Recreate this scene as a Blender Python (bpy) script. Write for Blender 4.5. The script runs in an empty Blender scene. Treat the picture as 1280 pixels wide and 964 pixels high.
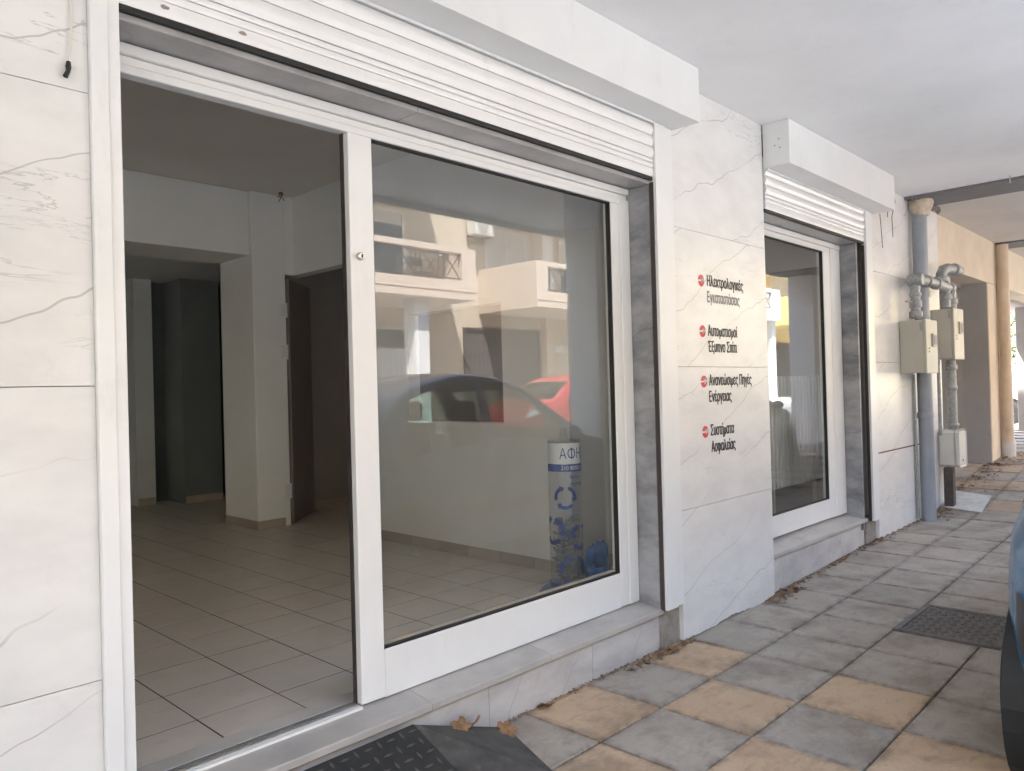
import bpy, bmesh, math, random
from mathutils import Vector, Matrix, noise as mnoise
from mathutils.geometry import delaunay_2d_cdt
import numpy as np
rnd = random.Random(7)
S = bpy.context.scene
COL = S.collection
PI = math.pi
R = math.radians

# ------------------------------------------------------------------ camera
F, YAW, PITCH, ROLL = 950.0, math.atan(918/950), math.atan(6/950), 0.027
fw = Vector((math.cos(YAW)*math.cos(PITCH), math.sin(YAW)*math.cos(PITCH), math.sin(PITCH)))
r0 = Vector((math.sin(YAW), -math.cos(YAW), 0)); u0 = r0.cross(fw)
cr, sr = math.cos(ROLL), math.sin(ROLL)
RV = cr*r0 - sr*u0; UV = sr*r0 + cr*u0
CAMP = Vector((0, -2.4, 1.5))
cd = bpy.data.cameras.new('camera'); cam = bpy.data.objects.new('camera', cd); COL.objects.link(cam)
cd.sensor_width = 36; cd.lens = F/1280*36; cd.clip_start = .05; cd.clip_end = 2000
m3 = Matrix((RV, UV, -fw)).transposed()
cam.matrix_world = Matrix.Translation(CAMP) @ m3.to_4x4()
S.camera = cam
def proj(p):                      # photograph pixel of a world point (only used to leave out pieces nobody can see)
    d = Vector(p)-CAMP; z = d.dot(fw)
    if z < .05: return None
    return (640+F*d.dot(RV)/z, 482-F*d.dot(UV)/z)

# ------------------------------------------------------------------ light
SUN_EL, SUN_AZ = R(64), R(-35)    # azimuth from +y, the sun stands behind the shop
W = bpy.data.worlds.new('World'); S.world = W; W.use_nodes = True
nt = W.node_tree; nt.nodes.clear()
sk = nt.nodes.new('ShaderNodeTexSky'); sk.sky_type = 'NISHITA'; sk.sun_disc = False
sk.sun_elevation = SUN_EL; sk.sun_rotation = SUN_AZ; sk.air_density = 1.2; sk.dust_density = 2.0
bg = nt.nodes.new('ShaderNodeBackground'); bg.inputs['Strength'].default_value = 0.15
ow = nt.nodes.new('ShaderNodeOutputWorld')
hs = nt.nodes.new('ShaderNodeHueSaturation'); hs.inputs['Saturation'].default_value = .86      # summer haze
nt.links.new(sk.outputs[0], hs.inputs['Color']); nt.links.new(hs.outputs[0], bg.inputs[0]); nt.links.new(bg.outputs[0], ow.inputs[0])
sl = bpy.data.lights.new('sun', 'SUN'); sl.energy = 4.8; sl.angle = R(1.0); sl.color = (1, .985, .975)
so = bpy.data.objects.new('sun', sl); COL.objects.link(so)
sd = Vector((math.sin(SUN_AZ)*math.cos(SUN_EL), math.cos(SUN_AZ)*math.cos(SUN_EL), math.sin(SUN_EL)))
so.rotation_euler = sd.to_track_quat('Z', 'Y').to_euler(); so.location = (0, 10, 30)
S.view_settings.view_transform = 'Standard'; S.view_settings.look = 'None'
S.view_settings.exposure = 3.45; S.view_settings.gamma = 1
S.render.engine = 'CYCLES'
S.cycles.max_bounces = 14; S.cycles.diffuse_bounces = 6; S.cycles.glossy_bounces = 5
S.cycles.transparent_max_bounces = 16; S.cycles.sample_clamp_indirect = 6

# ------------------------------------------------------------------ materials
class N:
    def __init__(s, name):
        s.m = bpy.data.materials.new(name); s.m.use_nodes = True
        s.t = s.m.node_tree; s.b = s.t.nodes['Principled BSDF']; s.out = s.t.nodes['Material Output']
    def n(s, typ, **k):
        x = s.t.nodes.new('ShaderNode'+typ)
        for a, v in k.items():
            if a in x.inputs: x.inputs[a].default_value = v
            else: setattr(x, a, v)
        return x
    def l(s, a, b): s.t.links.new(a, b)
    def math(s, op, a, b=None, clamp=False):
        x = s.t.nodes.new('ShaderNodeMath'); x.operation = op; x.use_clamp = clamp
        for i, v in enumerate((a, b)):
            if v is None: continue
            if hasattr(v, 'is_output'): s.l(v, x.inputs[i])
            else: x.inputs[i].default_value = v
        return x.outputs[0]
    def mix(s, f, a, b, mode='MIX'):
        x = s.t.nodes.new('ShaderNodeMix'); x.data_type = 'RGBA'; x.blend_type = mode
        for i, v in ((0, f), (6, a), (7, b)):
            if hasattr(v, 'is_output'): s.l(v, x.inputs[i])
            else: x.inputs[i].default_value = v if i == 0 else (*v, 1) if len(v) == 3 else v
        return x.outputs[2]
    def ramp(s, f, lo, hi):
        x = s.t.nodes.new('ShaderNodeMapRange'); x.interpolation_type = 'SMOOTHSTEP'
        s.l(f, x.inputs[0]); x.inputs[1].default_value = lo; x.inputs[2].default_value = hi
        return x.outputs[0]
    def pos(s, scale=(1, 1, 1), rot=(0, 0, 0), rand=0.0, obj=False):
        if obj: g = s.n('TexCoord').outputs['Object']
        else: g = s.n('NewGeometry').outputs['Position']
        if rand:
            o = s.n('ObjectInfo'); v = s.n('VectorMath', operation='MULTIPLY_ADD')
            cx = s.n('CombineXYZ'); 
            for i in range(3): s.l(o.outputs['Random'], cx.inputs[i])
            s.l(cx.outputs[0], v.inputs[0]); v.inputs[1].default_value = (rand, rand*.7, rand*1.3); s.l(g, v.inputs[2]); g = v.outputs[0]
        mp = s.n('Mapping'); s.l(g, mp.inputs['Vector']); mp.inputs['Scale'].default_value = scale; mp.inputs['Rotation'].default_value = rot
        return mp.outputs[0]
    def noise(s, vec, scale, detail=4, rough=.55, dist=0):
        x = s.n('TexNoise'); s.l(vec, x.inputs['Vector'])
        x.inputs['Scale'].default_value = scale; x.inputs['Detail'].default_value = detail
        x.inputs['Roughness'].default_value = rough; x.inputs['Distortion'].default_value = dist
        return x.outputs['Fac']
    def bump(s, h, strength, dist=.01):
        x = s.n('Bump'); s.l(h, x.inputs['Height']); x.inputs['Strength'].default_value = strength; x.inputs['Distance'].default_value = dist
        s.l(x.outputs[0], s.b.inputs['Normal'])
    def set(s, **k):
        for a, v in k.items():
            a = a.replace('_', ' ')
            if hasattr(v, 'is_output'): s.l(v, s.b.inputs[a])
            elif isinstance(v, tuple) and len(v) == 3: s.b.inputs[a].default_value = (*v, 1)
            else: s.b.inputs[a].default_value = v
        return s

def mix3(c, k): return tuple(min(1, x*k) for x in c)
def plain(name, col, rough=.5, var=.12, scale=4, bump=0, bscale=60, metal=0, rand=.0, spec=None, dirt=0, dirtcol=(.16, .13, .1)):
    m = N(name)
    p = m.pos(rand=rand or 0)
    f = m.noise(p, scale, 5, .6)
    c = m.mix(m.ramp(f, .25, .75), mix3(col, 1-var), mix3(col, 1+var))
    if rand:
        o = m.n('ObjectInfo'); c = m.mix(m.ramp(o.outputs['Random'], 0, 1), c, m.mix(1, c, (.86, .86, .86), 'MULTIPLY'))
    if dirt:
        d = m.noise(m.pos((1, 1, .35)), 7, 8, .7)
        c = m.mix(m.math('MULTIPLY', m.ramp(d, .55, .78), dirt), c, dirtcol)
    m.set(Base_Color=c, Roughness=rough, Metallic=metal)
    if spec is not None: m.b.inputs['Specular IOR Level'].default_value = spec
    if bump: m.bump(m.noise(p, bscale, 6, .6), bump, .004)
    return m.m

def marble(name, base, vein, tilt, vscale, strength, cloud, rough=.35, thick=.018, dirt=.25):
    m = N(name)
    p = m.pos((1, 1, 1), (0, R(tilt), 0), rand=13)
    wv = m.n('TexWave', wave_type='BANDS', bands_direction='Z'); m.l(p, wv.inputs['Vector'])
    for a_, b_ in (('Scale', vscale*.62), ('Distortion', 7), ('Detail', 5), ('Detail Scale', .5), ('Detail Roughness', .58)): wv.inputs[a_].default_value = b_
    v1 = m.ramp(wv.outputs['Fac'], 1-thick*.10, 1)
    k1 = m.ramp(m.noise(m.pos((.7, 1, 1.6), (0, R(tilt), 0), rand=19), 1.6, 3), .32, .55)
    p2 = m.pos((.55, 1, 2.6), (0, R(tilt+14), 0), rand=29)
    f2 = m.noise(p2, vscale*2.2, 6, .6, .5)
    v2 = m.math('SUBTRACT', 1, m.ramp(m.math('ABSOLUTE', m.math('SUBTRACT', f2, .52)), 0, thick*.9))
    k2 = m.ramp(m.noise(p2, vscale*1.1, 2), .52, .7)
    v = m.math('ADD', m.math('MULTIPLY', v1, k1), m.math('MULTIPLY', m.math('MULTIPLY', v2, k2), .9), True)
    cl = m.ramp(m.noise(m.pos((1, 1, 2), (0, R(tilt), 0), rand=7), 3.2, 6, .6), .3, .75)
    c = m.mix(m.math('MULTIPLY', cl, cloud), base, vein)
    c = m.mix(m.math('MULTIPLY', v, strength), c, mix3(vein, .8))
    d = m.ramp(m.noise(m.pos((1, 1, .6)), 9, 9, .72), .58, .8)
    c = m.mix(m.math('MULTIPLY', d, dirt), c, (.30, .24, .19))
    m.set(Base_Color=c, Roughness=rough)
    m.bump(m.noise(p, 30, 5), .08, .003)
    return m.m

MAT = {}
MAT['marble'] = marble('white_veined_marble', (.775, .765, .75), (.37, .36, .36), 22, 1.35, .55, .22, .32, .011, .24)
MAT['greymarble'] = marble('grey_marble', (.37, .37, .385), (.13, .135, .15), 48, 1.3, .35, .95, .3, .05, .12)
MAT['headmarble'] = marble('grey_marble_head', (.44, .43, .42), (.22, .215, .215), 8, 1.6, .3, .7, .3, .03, .2)
MAT['sill'] = marble('sill_marble', (.50, .475, .44), (.34, .325, .31), 10, 1.4, .35, .8, .38, .02, .35)
MAT['riser'] = marble('riser_marble', (.60, .575, .55), (.38, .37, .37), 60, 1.2, .35, .8, .4, .03, .45)
MAT['white'] = plain('white_painted_aluminium', (.77, .775, .77), .32, .03, 3, dirt=.22, dirtcol=(.45, .41, .36))
MAT['slat'] = plain('white_shutter_slat', (.78, .78, .775), .3, .03, 3, dirt=.35, dirtcol=(.5, .45, .4))
MAT['soffit'] = plain('white_plaster_soffit', (.87, .87, .865), .85, .05, 1.1, .3, 38, dirt=.16, dirtcol=(.52, .50, .47))
MAT['intwall'] = plain('interior_white_paint', (.85, .845, .83), .7, .03, 1.5, .06, 40)
MAT['intceil'] = plain('interior_ceiling_paint', (.76, .73, .70), .85, .04, 1.2, .06, 40, dirt=.06)
MAT['brownwall'] = plain('brown_painted_wall', (.36, .31, .28), .7, .05, 2)
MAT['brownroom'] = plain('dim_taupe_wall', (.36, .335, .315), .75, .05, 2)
MAT['backwall'] = plain('shaded_grey_green_wall', (.20, .225, .225), .7, .06, 2)  # colour darkened to stand in for shade in the back room
MAT['pilgrey'] = plain('pale_grey_paint', (.62, .65, .65), .7, .05, 2)
MAT['joint'] = plain('pale_marble_joint', (.40, .385, .37), .8, .1, 20)
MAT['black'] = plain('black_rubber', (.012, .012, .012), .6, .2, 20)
MAT['darkmetal'] = plain('dark_bronze_metal', (.05, .04, .038), .45, .2, 20)
MAT['grout'] = plain('dark_grout', (.045, .036, .03), .9, .2, 30)
MAT['bed'] = plain('paving_joint_soil', (.11, .10, .09), .95, .3, 25, .4, 90)
MAT['skirt'] = plain('beige_skirting_tile', (.46, .40, .34), .45, .06, 8, rand=5)
MAT['steel'] = plain('brushed_steel', (.55, .54, .52), .3, .08, 30, metal=1)
MAT['galv'] = plain('galvanised_steel', (.36, .37, .37), .55, .2, 40, metal=.5, dirt=.45)
MAT['pvc'] = plain('grey_pvc_pipe', (.30, .325, .36), .45, .08, 6, dirt=.25)
MAT['beigepipe'] = plain('beige_painted_pipe', (.62, .50, .37), .6, .08, 6, dirt=.35)
MAT['foam'] = plain('beige_sealing_foam', (.58, .49, .37), .85, .2, 25, .6, 40)
MAT['meterbox'] = plain('cream_meter_box', (.52, .50, .43), .5, .05, 4, dirt=.28)
MAT['meterbox2'] = plain('pale_grey_meter_box', (.66, .64, .58), .5, .05, 4, dirt=.25)
MAT['post'] = plain('dark_brown_post', (.085, .065, .055), .7, .2, 20)
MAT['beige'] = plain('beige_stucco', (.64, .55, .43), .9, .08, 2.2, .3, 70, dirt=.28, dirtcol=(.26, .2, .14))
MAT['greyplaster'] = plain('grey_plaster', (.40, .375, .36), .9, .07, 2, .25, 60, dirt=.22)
MAT['beigesoffit'] = plain('warm_soffit', (.62, .59, .545), .9, .06, 1.5, .1, 50, dirt=.15)
MAT['strip'] = plain('grey_joint_cover', (.17, .17, .18), .6, .08, 8, dirt=.15)
MAT['concrete'] = plain('rough_concrete', (.28, .25, .22), .95, .25, 14, .7, 50)
MAT['asphalt'] = plain('asphalt', (.12, .121, .123), .95, .25, 30, .5, 140)
MAT['kerb'] = plain('kerb_stone', (.42, .42, .415), .9, .12, 8, .3, 60)
MAT['plate'] = plain('black_chequer_plate', (.022, .023, .023), .5, .35, 9, .2, 80, dirt=.3, dirtcol=(.14, .12, .1))
MAT['lozenge'] = plain('worn_plate_lozenge', (.09, .09, .088), .45, .2, 20)
MAT['flank'] = plain('dark_ramp_flank', (.075, .07, .064), .85, .35, 9, .5, 60, dirt=.95, dirtcol=(.27, .225, .18))
MAT['iron'] = plain('cast_iron', (.145, .13, .12), .6, .25, 22, .3, 80, dirt=.5, dirtcol=(.21, .175, .145))
MAT['peach'] = plain('peach_stucco', (.66, .53, .415), .9, .05, 1.3, .15, 60, dirt=.05)
MAT['peachwall'] = plain('sand_stucco', (.58, .49, .375), .9, .06, 1.3, .15, 60, dirt=.08)
MAT['yellow'] = plain('yellow_stucco', (.74, .60, .30), .9, .05, 1.3)
MAT['whitewall'] = plain('white_stucco', (.80, .78, .74), .9, .04, 1.3)
MAT['shutter'] = plain('cream_roller_blind', (.62, .58, .52), .6, .05, 3)
MAT['garage'] = plain('grey_garage_metal', (.50, .50, .49), .5, .06, 3)
MAT['darkgarage'] = plain('brown_garage_metal', (.12, .10, .09), .6, .1, 3)
MAT['ironrail'] = plain('dark_wrought_iron', (.045, .04, .04), .5, .2, 20)
MAT['skyglass'] = N('window_glass').set(Base_Color=(.03, .05, .07), Roughness=.03, Metallic=0.0).m
MAT['leaf'] = plain('dry_brown_leaf', (.33, .18, .085), .8, .35, 30, rand=3)
MAT['litter'] = plain('dry_leaf_litter', (.24, .145, .08), .9, .5, 35)
MAT['rubber'] = plain('tyre_rubber', (.009, .009, .009), .75, .2, 30)
MAT['rim'] = plain('alloy_rim', (.55, .56, .57), .3, .05, 10, metal=.9)
MAT['carglass'] = N('car_glass').set(Base_Color=(.012, .016, .016), Roughness=.03).m
MAT['trim'] = plain('black_car_trim', (.02, .02, .02), .5, .1, 10)
MAT['plastic_bag'] = N('blue_plastic_bag').set(Base_Color=(.02, .24, .72), Roughness=.25, Transmission_Weight=.2).m
MAT['bluebase'] = plain('blue_plastic', (.02, .07, .27), .35, .05, 6)
MAT['blueprint'] = plain('blue_print', (.025, .06, .30), .5, .05, 6)
MAT['whiteprint'] = plain('white_print', (.75, .77, .80), .5, .02, 6)
MAT['battery'] = plain('used_batteries', (.30, .31, .32), .45, .5, 60)
MAT['logored'] = plain('red_logo_print', (.62, .035, .05), .5, .05, 10)
MAT['ink'] = plain('black_lettering', (.018, .016, .02), .5, .3, 40)
MAT['inkfade'] = plain('faded_grey_lettering', (.20, .185, .18), .6, .45, 45)
MAT['leafgreen'] = plain('green_foliage', (.085, .13, .035), .7, .5, 3)
MAT['bark'] = plain('brown_bark', (.12, .09, .06), .9, .3, 12, .5, 40)
MAT['acwhite'] = plain('cream_appliance', (.68, .66, .60), .5, .04, 4)
MAT['door'] = plain('taupe_door', (.25, .215, .195), .5, .06, 2)
MAT['rust'] = plain('rust_stain', (.17, .09, .045), .9, .4, 40)
MAT['chalk'] = plain('white_paving', (.62, .60, .56), .9, .12, 9, .3, 60, dirt=.5)

def carpaint(name, col, metal=.35):
    m = N(name); m.set(Base_Color=col, Roughness=.28, Metallic=metal, Coat_Weight=.45, Coat_Roughness=.06)
    f = m.noise(m.pos(), 3, 3, .5)
    c = m.mix(m.math('MULTIPLY', m.ramp(f, .45, .8), .12), col, (.35, .33, .3)); m.l(c, m.b.inputs['Base Color'])
    m.set(Roughness=m.math('ADD', m.math('MULTIPLY', f, .2), .17))
    return m.m
MAT['bluecar'] = carpaint('steel_blue_paint', (.075, .21, .39), .0)
MAT['redcar'] = carpaint('red_paint', (.33, .022, .025), .05)
MAT['whitecar'] = carpaint('white_car_paint', (.78, .78, .78), 0)
MAT['darkcar'] = carpaint('charcoal_paint', (.05, .06, .07), .3)
MAT['taillight'] = N('dark_tail_lamp').set(Base_Color=(.03, .022, .02), Roughness=.35, Coat_Weight=.2).m
MAT['headlamp'] = N('clear_head_lamp').set(Base_Color=(.6, .62, .63), Roughness=.1, Coat_Weight=1.0).m

def paving(name, a, b, c):
    m = N(name); p = m.pos(rand=11)
    f = m.ramp(m.noise(p, 3.5, 8, .62), .3, .7)
    g = m.ramp(m.noise(m.pos((1, 2.5, 1), (0, 0, .5), rand=5), 7, 8, .68, .8), .5, .72)
    col = m.mix(f, a, b); col = m.mix(m.math('MULTIPLY', g, .55), col, c)
    o = m.n('ObjectInfo'); col = m.mix(m.math('MULTIPLY', o.outputs['Random'], .45), col, m.mix(1, col, (.76, .77, .79), 'MULTIPLY'))
    st = m.ramp(m.noise(m.pos(), 2.3, 8, .68), .44, .72)
    col = m.mix(m.math('MULTIPLY', st, .68), col, (.185, .145, .11))
    tc = m.n('TexCoord'); sx = m.n('SeparateXYZ'); m.l(tc.outputs['Generated'], sx.inputs[0])
    ex = m.math('ABSOLUTE', m.math('SUBTRACT', sx.outputs[0], .5)); ey = m.math('ABSOLUTE', m.math('SUBTRACT', sx.outputs[1], .5))
    ed = m.ramp(m.math('MAXIMUM', ex, ey), .40, .505); nz = m.ramp(m.noise(m.pos(), 11, 6, .7), .35, .7)
    col = m.mix(m.math('MULTIPLY', m.math('MULTIPLY', ed, nz), .75), col, (.13, .095, .07))
    sp = m.ramp(m.noise(m.pos(), 75, 4, .6), .60, .72)
    col = m.mix(m.math('MULTIPLY', sp, .55), col, (.17, .14, .115))
    m.set(Base_Color=col, Roughness=.75); m.b.inputs['Specular IOR Level'].default_value = .35
    m.bump(m.noise(p, 16, 10, .7), .6, .008)
    return m.m
MAT['pave_grey'] = paving('grey_slate_paving', (.40, .35, .295), (.48, .425, .36), (.27, .24, .205))
MAT['pave_ochre'] = paving('ochre_slate_paving', (.56, .39, .25), (.62, .46, .31), (.36, .26, .175))
MAT['pave_pink'] = paving('pinkish_paving', (.50, .36, .25), (.55, .42, .31), (.33, .255, .19))

def floortile():
    m = N('beige_floor_tile'); p = m.pos(rand=17)
    f = m.ramp(m.noise(p, 5, 7, .6), .3, .7)
    g = m.ramp(m.noise(m.pos((1, 3, 1), (0, 0, .7), rand=9), 9, 6, .65, 1), .55, .75)
    col = m.mix(f, (.65, .59, .515), (.72, .66, .585)); col = m.mix(m.math('MULTIPLY', g, .4), col, (.42, .37, .32))
    m.set(Base_Color=col, Roughness=m.math('ADD', m.math('MULTIPLY', f, .12), .3))
    return m.m
MAT['floortile'] = floortile()

def glass(name, f0, tint, dust=0):
    m = N(name); m.t.nodes.remove(m.b)
    g = m.n('NewGeometry'); d = m.n('VectorMath', operation='DOT_PRODUCT')
    m.l(g.outputs['Normal'], d.inputs[0]); m.l(g.outputs['Incoming'], d.inputs[1])
    c = m.math('SUBTRACT', 1, m.math('ABSOLUTE', d.outputs['Value']), True)
    fr = m.math('ADD', m.math('MULTIPLY', m.math('POWER', c, 5), 1-f0), f0, True)
    t = m.n('BsdfTransparent'); t.inputs[0].default_value = (*tint, 1)
    gl = m.n('BsdfGlossy'); gl.inputs['Roughness'].default_value = 0.0
    mx = m.n('MixShader'); m.l(fr, mx.inputs[0]); m.l(t.outputs[0], mx.inputs[1]); m.l(gl.outputs[0], mx.inputs[2])
    last = mx.outputs[0]
    if dust:                          # thin street dust and wiping smears; pale haze also lifts the view inside
        df = m.n('BsdfDiffuse'); df.inputs[0].default_value = (.75, .73, .70, 1)
        nz = m.ramp(m.noise(m.pos((1, 1, .5), (0, .5, 0)), 2.6, 8, .65, .6), .25, .8)
        m2 = m.n('MixShader'); m.l(m.math('MULTIPLY', m.math('ADD', nz, .35), dust), m2.inputs[0]); m.l(last, m2.inputs[1]); m.l(df.outputs[0], m2.inputs[2]); last = m2.outputs[0]
    m.l(last, m.out.inputs['Surface'])
    return m.m
MAT['pane'] = glass('shop_window_glass', .066, (.975, .985, .975), .035)
MAT['cartint'] = glass('tinted_car_glass', .06, (.50, .58, .55))
MAT['clear'] = glass('clear_plastic_tube', .05, (.90, .92, .94))

# ------------------------------------------------------------------ mesh helpers
class MB:
    def __init__(s): s.bm = bmesh.new()
    def box(s, x0, x1, y0, y1, z0, z1, ch=0.0):
        g = bmesh.ops.create_cube(s.bm, size=1.0); vs = g['verts']
        for v in vs:
            v.co = Vector(((x0+x1)/2+v.co.x*(x1-x0), (y0+y1)/2+v.co.y*(y1-y0), (z0+z1)/2+v.co.z*(z1-z0)))
        if ch:
            es = list({e for v in vs for e in v.link_edges})
            bmesh.ops.bevel(s.bm, geom=es, offset=ch, segments=1, affect='EDGES')
        return s
    def poly(s, pts):
        return s.bm.faces.new([s.bm.verts.new(p) for p in pts])
    def prism(s, pts, vec):           # closed prism from a polygon and an extrusion vector
        vec = Vector(vec); a = [s.bm.verts.new(p) for p in pts]; b = [s.bm.verts.new(Vector(p)+vec) for p in pts]
        n = len(a); s.bm.faces.new(a); s.bm.faces.new(b[::-1])
        for i in range(n): s.bm.faces.new((a[i], b[i], b[(i+1) % n], a[(i+1) % n]))
        return s
    def tube(s, pts, r, n=14, caps=True):
        pts = [Vector(p) for p in pts]; rings = []
        rr = r if isinstance(r, (list, tuple)) else [r]*len(pts)
        t0 = (pts[1]-pts[0]).normalized(); a = t0.orthogonal().normalized()
        for i, p in enumerate(pts):
            t = (pts[min(i+1, len(pts)-1)]-pts[max(i-1, 0)]).normalized()
            a = (a-t*a.dot(t)).normalized(); b = t.cross(a)
            rings.append([s.bm.verts.new(p+(a*math.cos(2*PI*k/n)+b*math.sin(2*PI*k/n))*rr[i]) for k in range(n)])
        for i in range(len(rings)-1):
            for k in range(n): s.bm.faces.new((rings[i][k], rings[i][(k+1) % n], rings[i+1][(k+1) % n], rings[i+1][k]))
        if caps: s.bm.faces.new(rings[0][::-1]); s.bm.faces.new(rings[-1])
        return s
    def lathe(s, prof, org=(0, 0, 0), axis='z', n=24):
        org = Vector(org); rings = []
        for r, h in prof:
            ring = []
            for k in range(n):
                c, d = r*math.cos(2*PI*k/n), r*math.sin(2*PI*k/n)
                o = {'z': (c, d, h), 'y': (c, h, d), 'x': (h, c, d)}[axis]
                ring.append(s.bm.verts.new(org+Vector(o)))
            rings.append(ring)
        for i in range(len(rings)-1):
            for k in range(n): s.bm.faces.new((rings[i][k], rings[i][(k+1) % n], rings[i+1][(k+1) % n], rings[i+1][k]))
        for ring, (r, h) in ((rings[0], prof[0]), (rings[-1], prof[-1])):
            if r > 1e-4: s.bm.faces.new(ring)
        return s
    def grid(s, f, nu, nv):
        v = [[s.bm.verts.new(f(i/nu, j/nv)) for j in range(nv+1)] for i in range(nu+1)]
        for i in range(nu):
            for j in range(nv): s.bm.faces.new((v[i][j], v[i+1][j], v[i+1][j+1], v[i][j+1]))
        return s
    def mesh(s, name, mat, smooth=0):
        bmesh.ops.recalc_face_normals(s.bm, faces=s.bm.faces)
        me = bpy.data.meshes.new(name); s.bm.to_mesh(me); s.bm.free()
        if mat is not None: me.materials.append(MAT[mat] if isinstance(mat, str) else mat)
        if smooth:
            me.polygons.foreach_set('use_smooth', [True]*len(me.polygons)); me.set_sharp_from_angle(angle=R(smooth))
        return me
    def build(s, name, mat, parent=None, smooth=0, **tags):
        return link(name, s.mesh(name, mat, smooth), parent, **tags)

def link(name, me, parent=None, loc=None, rot=None, label=None, cat=None, group=None, kind=None):
    o = bpy.data.objects.new(name, me); COL.objects.link(o)
    if parent is not None:
        o.parent = parent
        if loc is None:
            # part meshes are written in world metres: undo the parent's placement
            o.matrix_parent_inverse = world_of(parent).inverted()
        else: o.location = loc
    elif loc is not None: o.location = loc
    if rot is not None: o.rotation_euler = rot
    return tag(o, label, cat, group, kind)
def world_of(o):
    m = o.matrix_basis.copy() if o.matrix_basis != Matrix() else Matrix.LocRotScale(o.location, o.rotation_euler, o.scale)
    if o.parent: m = world_of(o.parent) @ o.matrix_parent_inverse @ m
    return m
def tag(o, label=None, cat=None, group=None, kind=None):
    if label: o['label'] = label
    if cat: o['category'] = cat
    if group: o['group'] = group
    if kind: o['kind'] = kind
    return o
def thing(name, label, cat, loc=(0, 0, 0), rotz=0, group=None):
    o = bpy.data.objects.new(name, None); COL.objects.link(o); o.empty_display_size = .1
    o.location = loc; o.rotation_euler = (0, 0, rotz)
    return tag(o, label, cat, group)
def box(name, mat, p, b, ch=0, **k): return MB().box(*b, ch).build(name, mat, p, **k)
def struct(name, mat, b, ch=0, p=None): return box(name, mat, p, b, ch, kind='structure')

_GZ = [(-200, 0), (4, 0), (5.5, .02), (7.2, .07), (8.4, .09), (9.05, .13), (11.5, .40), (13, .50), (20, .72), (40, 1.0), (200, 1.2)]
def gz(x):
    for (a, za), (b, zb) in zip(_GZ, _GZ[1:]):
        if x <= b: return za+(zb-za)*(x-a)/(b-a)
    return _GZ[-1][1]
GX = [-150, -20, 0, 4, 5.5, 7.2, 8.4, 9.05, 10.3, 11.5, 13, 20, 40, 150]
def ground_sheet(name, mat, y0, y1, dz, thick=.3):
    m = MB()
    for a, b in zip(GX, GX[1:]):
        m.prism([(a, y0, gz(a)+dz), (b, y0, gz(b)+dz), (b, y0, gz(b)+dz-thick), (a, y0, gz(a)+dz-thick)], (0, y1-y0, 0))
    bmesh.ops.remove_doubles(m.bm, verts=m.bm.verts, dist=1e-5)
    seen_ = {}
    for f in m.bm.faces: seen_.setdefault(frozenset(f.verts), []).append(f)
    bmesh.ops.delete(m.bm, geom=[f for g in seen_.values() if len(g) > 1 for f in g], context='FACES_ONLY')
    return m.build(name, mat, kind='structure')

# ------------------------------------------------------------------ ground
ground_sheet('ground', 'asphalt', -150, 150, -.30, .5)
ground_sheet('road', 'asphalt', -8.9, -3.72, -.16, .12)
ground_sheet('opposite_pavement', 'kerb', -12.9, -9.05, -.02, .25)
pavement = ground_sheet('pavement', 'bed', -3.5, .78, -.022, .25)
for nm, (a, b) in (('kerb', (-3.7, -3.5)), ('kerb', (-9.05, -8.85))):
    ground_sheet(nm, 'kerb', a, b, .0, .3)

TX, TY = .4625, .454
def tile_mesh(w, h, mat, t=.03, ch=.004):
    return MB().box(-w/2, w/2, -h/2, h/2, -t, 0, ch).mesh('paving_tile', mat)
tm = {k: tile_mesh(TX-.009, TY-.009, 'pave_'+k) for k in ('grey', 'ochre', 'pink')}
rest = MB(); n_tile = 0
def seen(pts, m=20):
    for p in pts:
        q = proj(p)
        if q and -m < q[0] < 1280+m and -m < q[1] < 964+m: return True
    return False
for i in range(-14, 34):
    for j in range(-1, 8):
        x0 = 3.02+i*TX; y1 = .06-j*TY; cx, cy = x0+TX/2, y1-TY/2
        if cx > 9.2 and j < 0: pass
        if j == -1 and cx < 8.9: continue
        if i == 4 and j == 2: continue           # manhole frame stands here
        if cx < 8.6: kind = 'ochre' if (i <= 1 and (i+j) % 2) else 'grey'
        else: kind = 'pink' if (i % 2) else 'grey'
        if i > 1 and cx < 8.6 and rnd.random() < .06 and j > 3: kind = 'ochre'
        sl = math.atan2(gz(cx+.2)-gz(cx-.2), .4)
        z = gz(cx)+rnd.uniform(-.0015, .0015)
        if cx < 12.6 and seen([(cx+a, cy+b, z) for a in (-.2, 0, .2) for b in (-.2, 0, .2)]):
            if 9.35 < cx < 10.1 and j == 0: me = None
            o = link('paving_tile', tm[kind], pavement, (cx, cy, z), (rnd.uniform(-.003, .003), -sl+rnd.uniform(-.003, .003), 0)); n_tile += 1
            if n_tile % 2 == 0: o.rotation_euler = (-o.rotation_euler.x, -o.rotation_euler.y, PI)
        elif cx < 16:
            rest.box(cx-TX/2+.005, cx+TX/2-.005, cy-TY/2+.005, cy+TY/2-.005, z-.03, z-.004)
rest.build('paving_tile', 'pave_grey', pavement, kind='stuff')
# pale repair slab set in front of the meter pillar
pts = [(9.00, -.02), (9.75, .02), (9.62, -.36), (8.86, -.43)]
MB().prism([(x, y, gz(x)+.004) for x, y in pts], (0, 0, .008)).build('repair_slab', 'chalk', pavement, label='whitish square slab')

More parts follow.
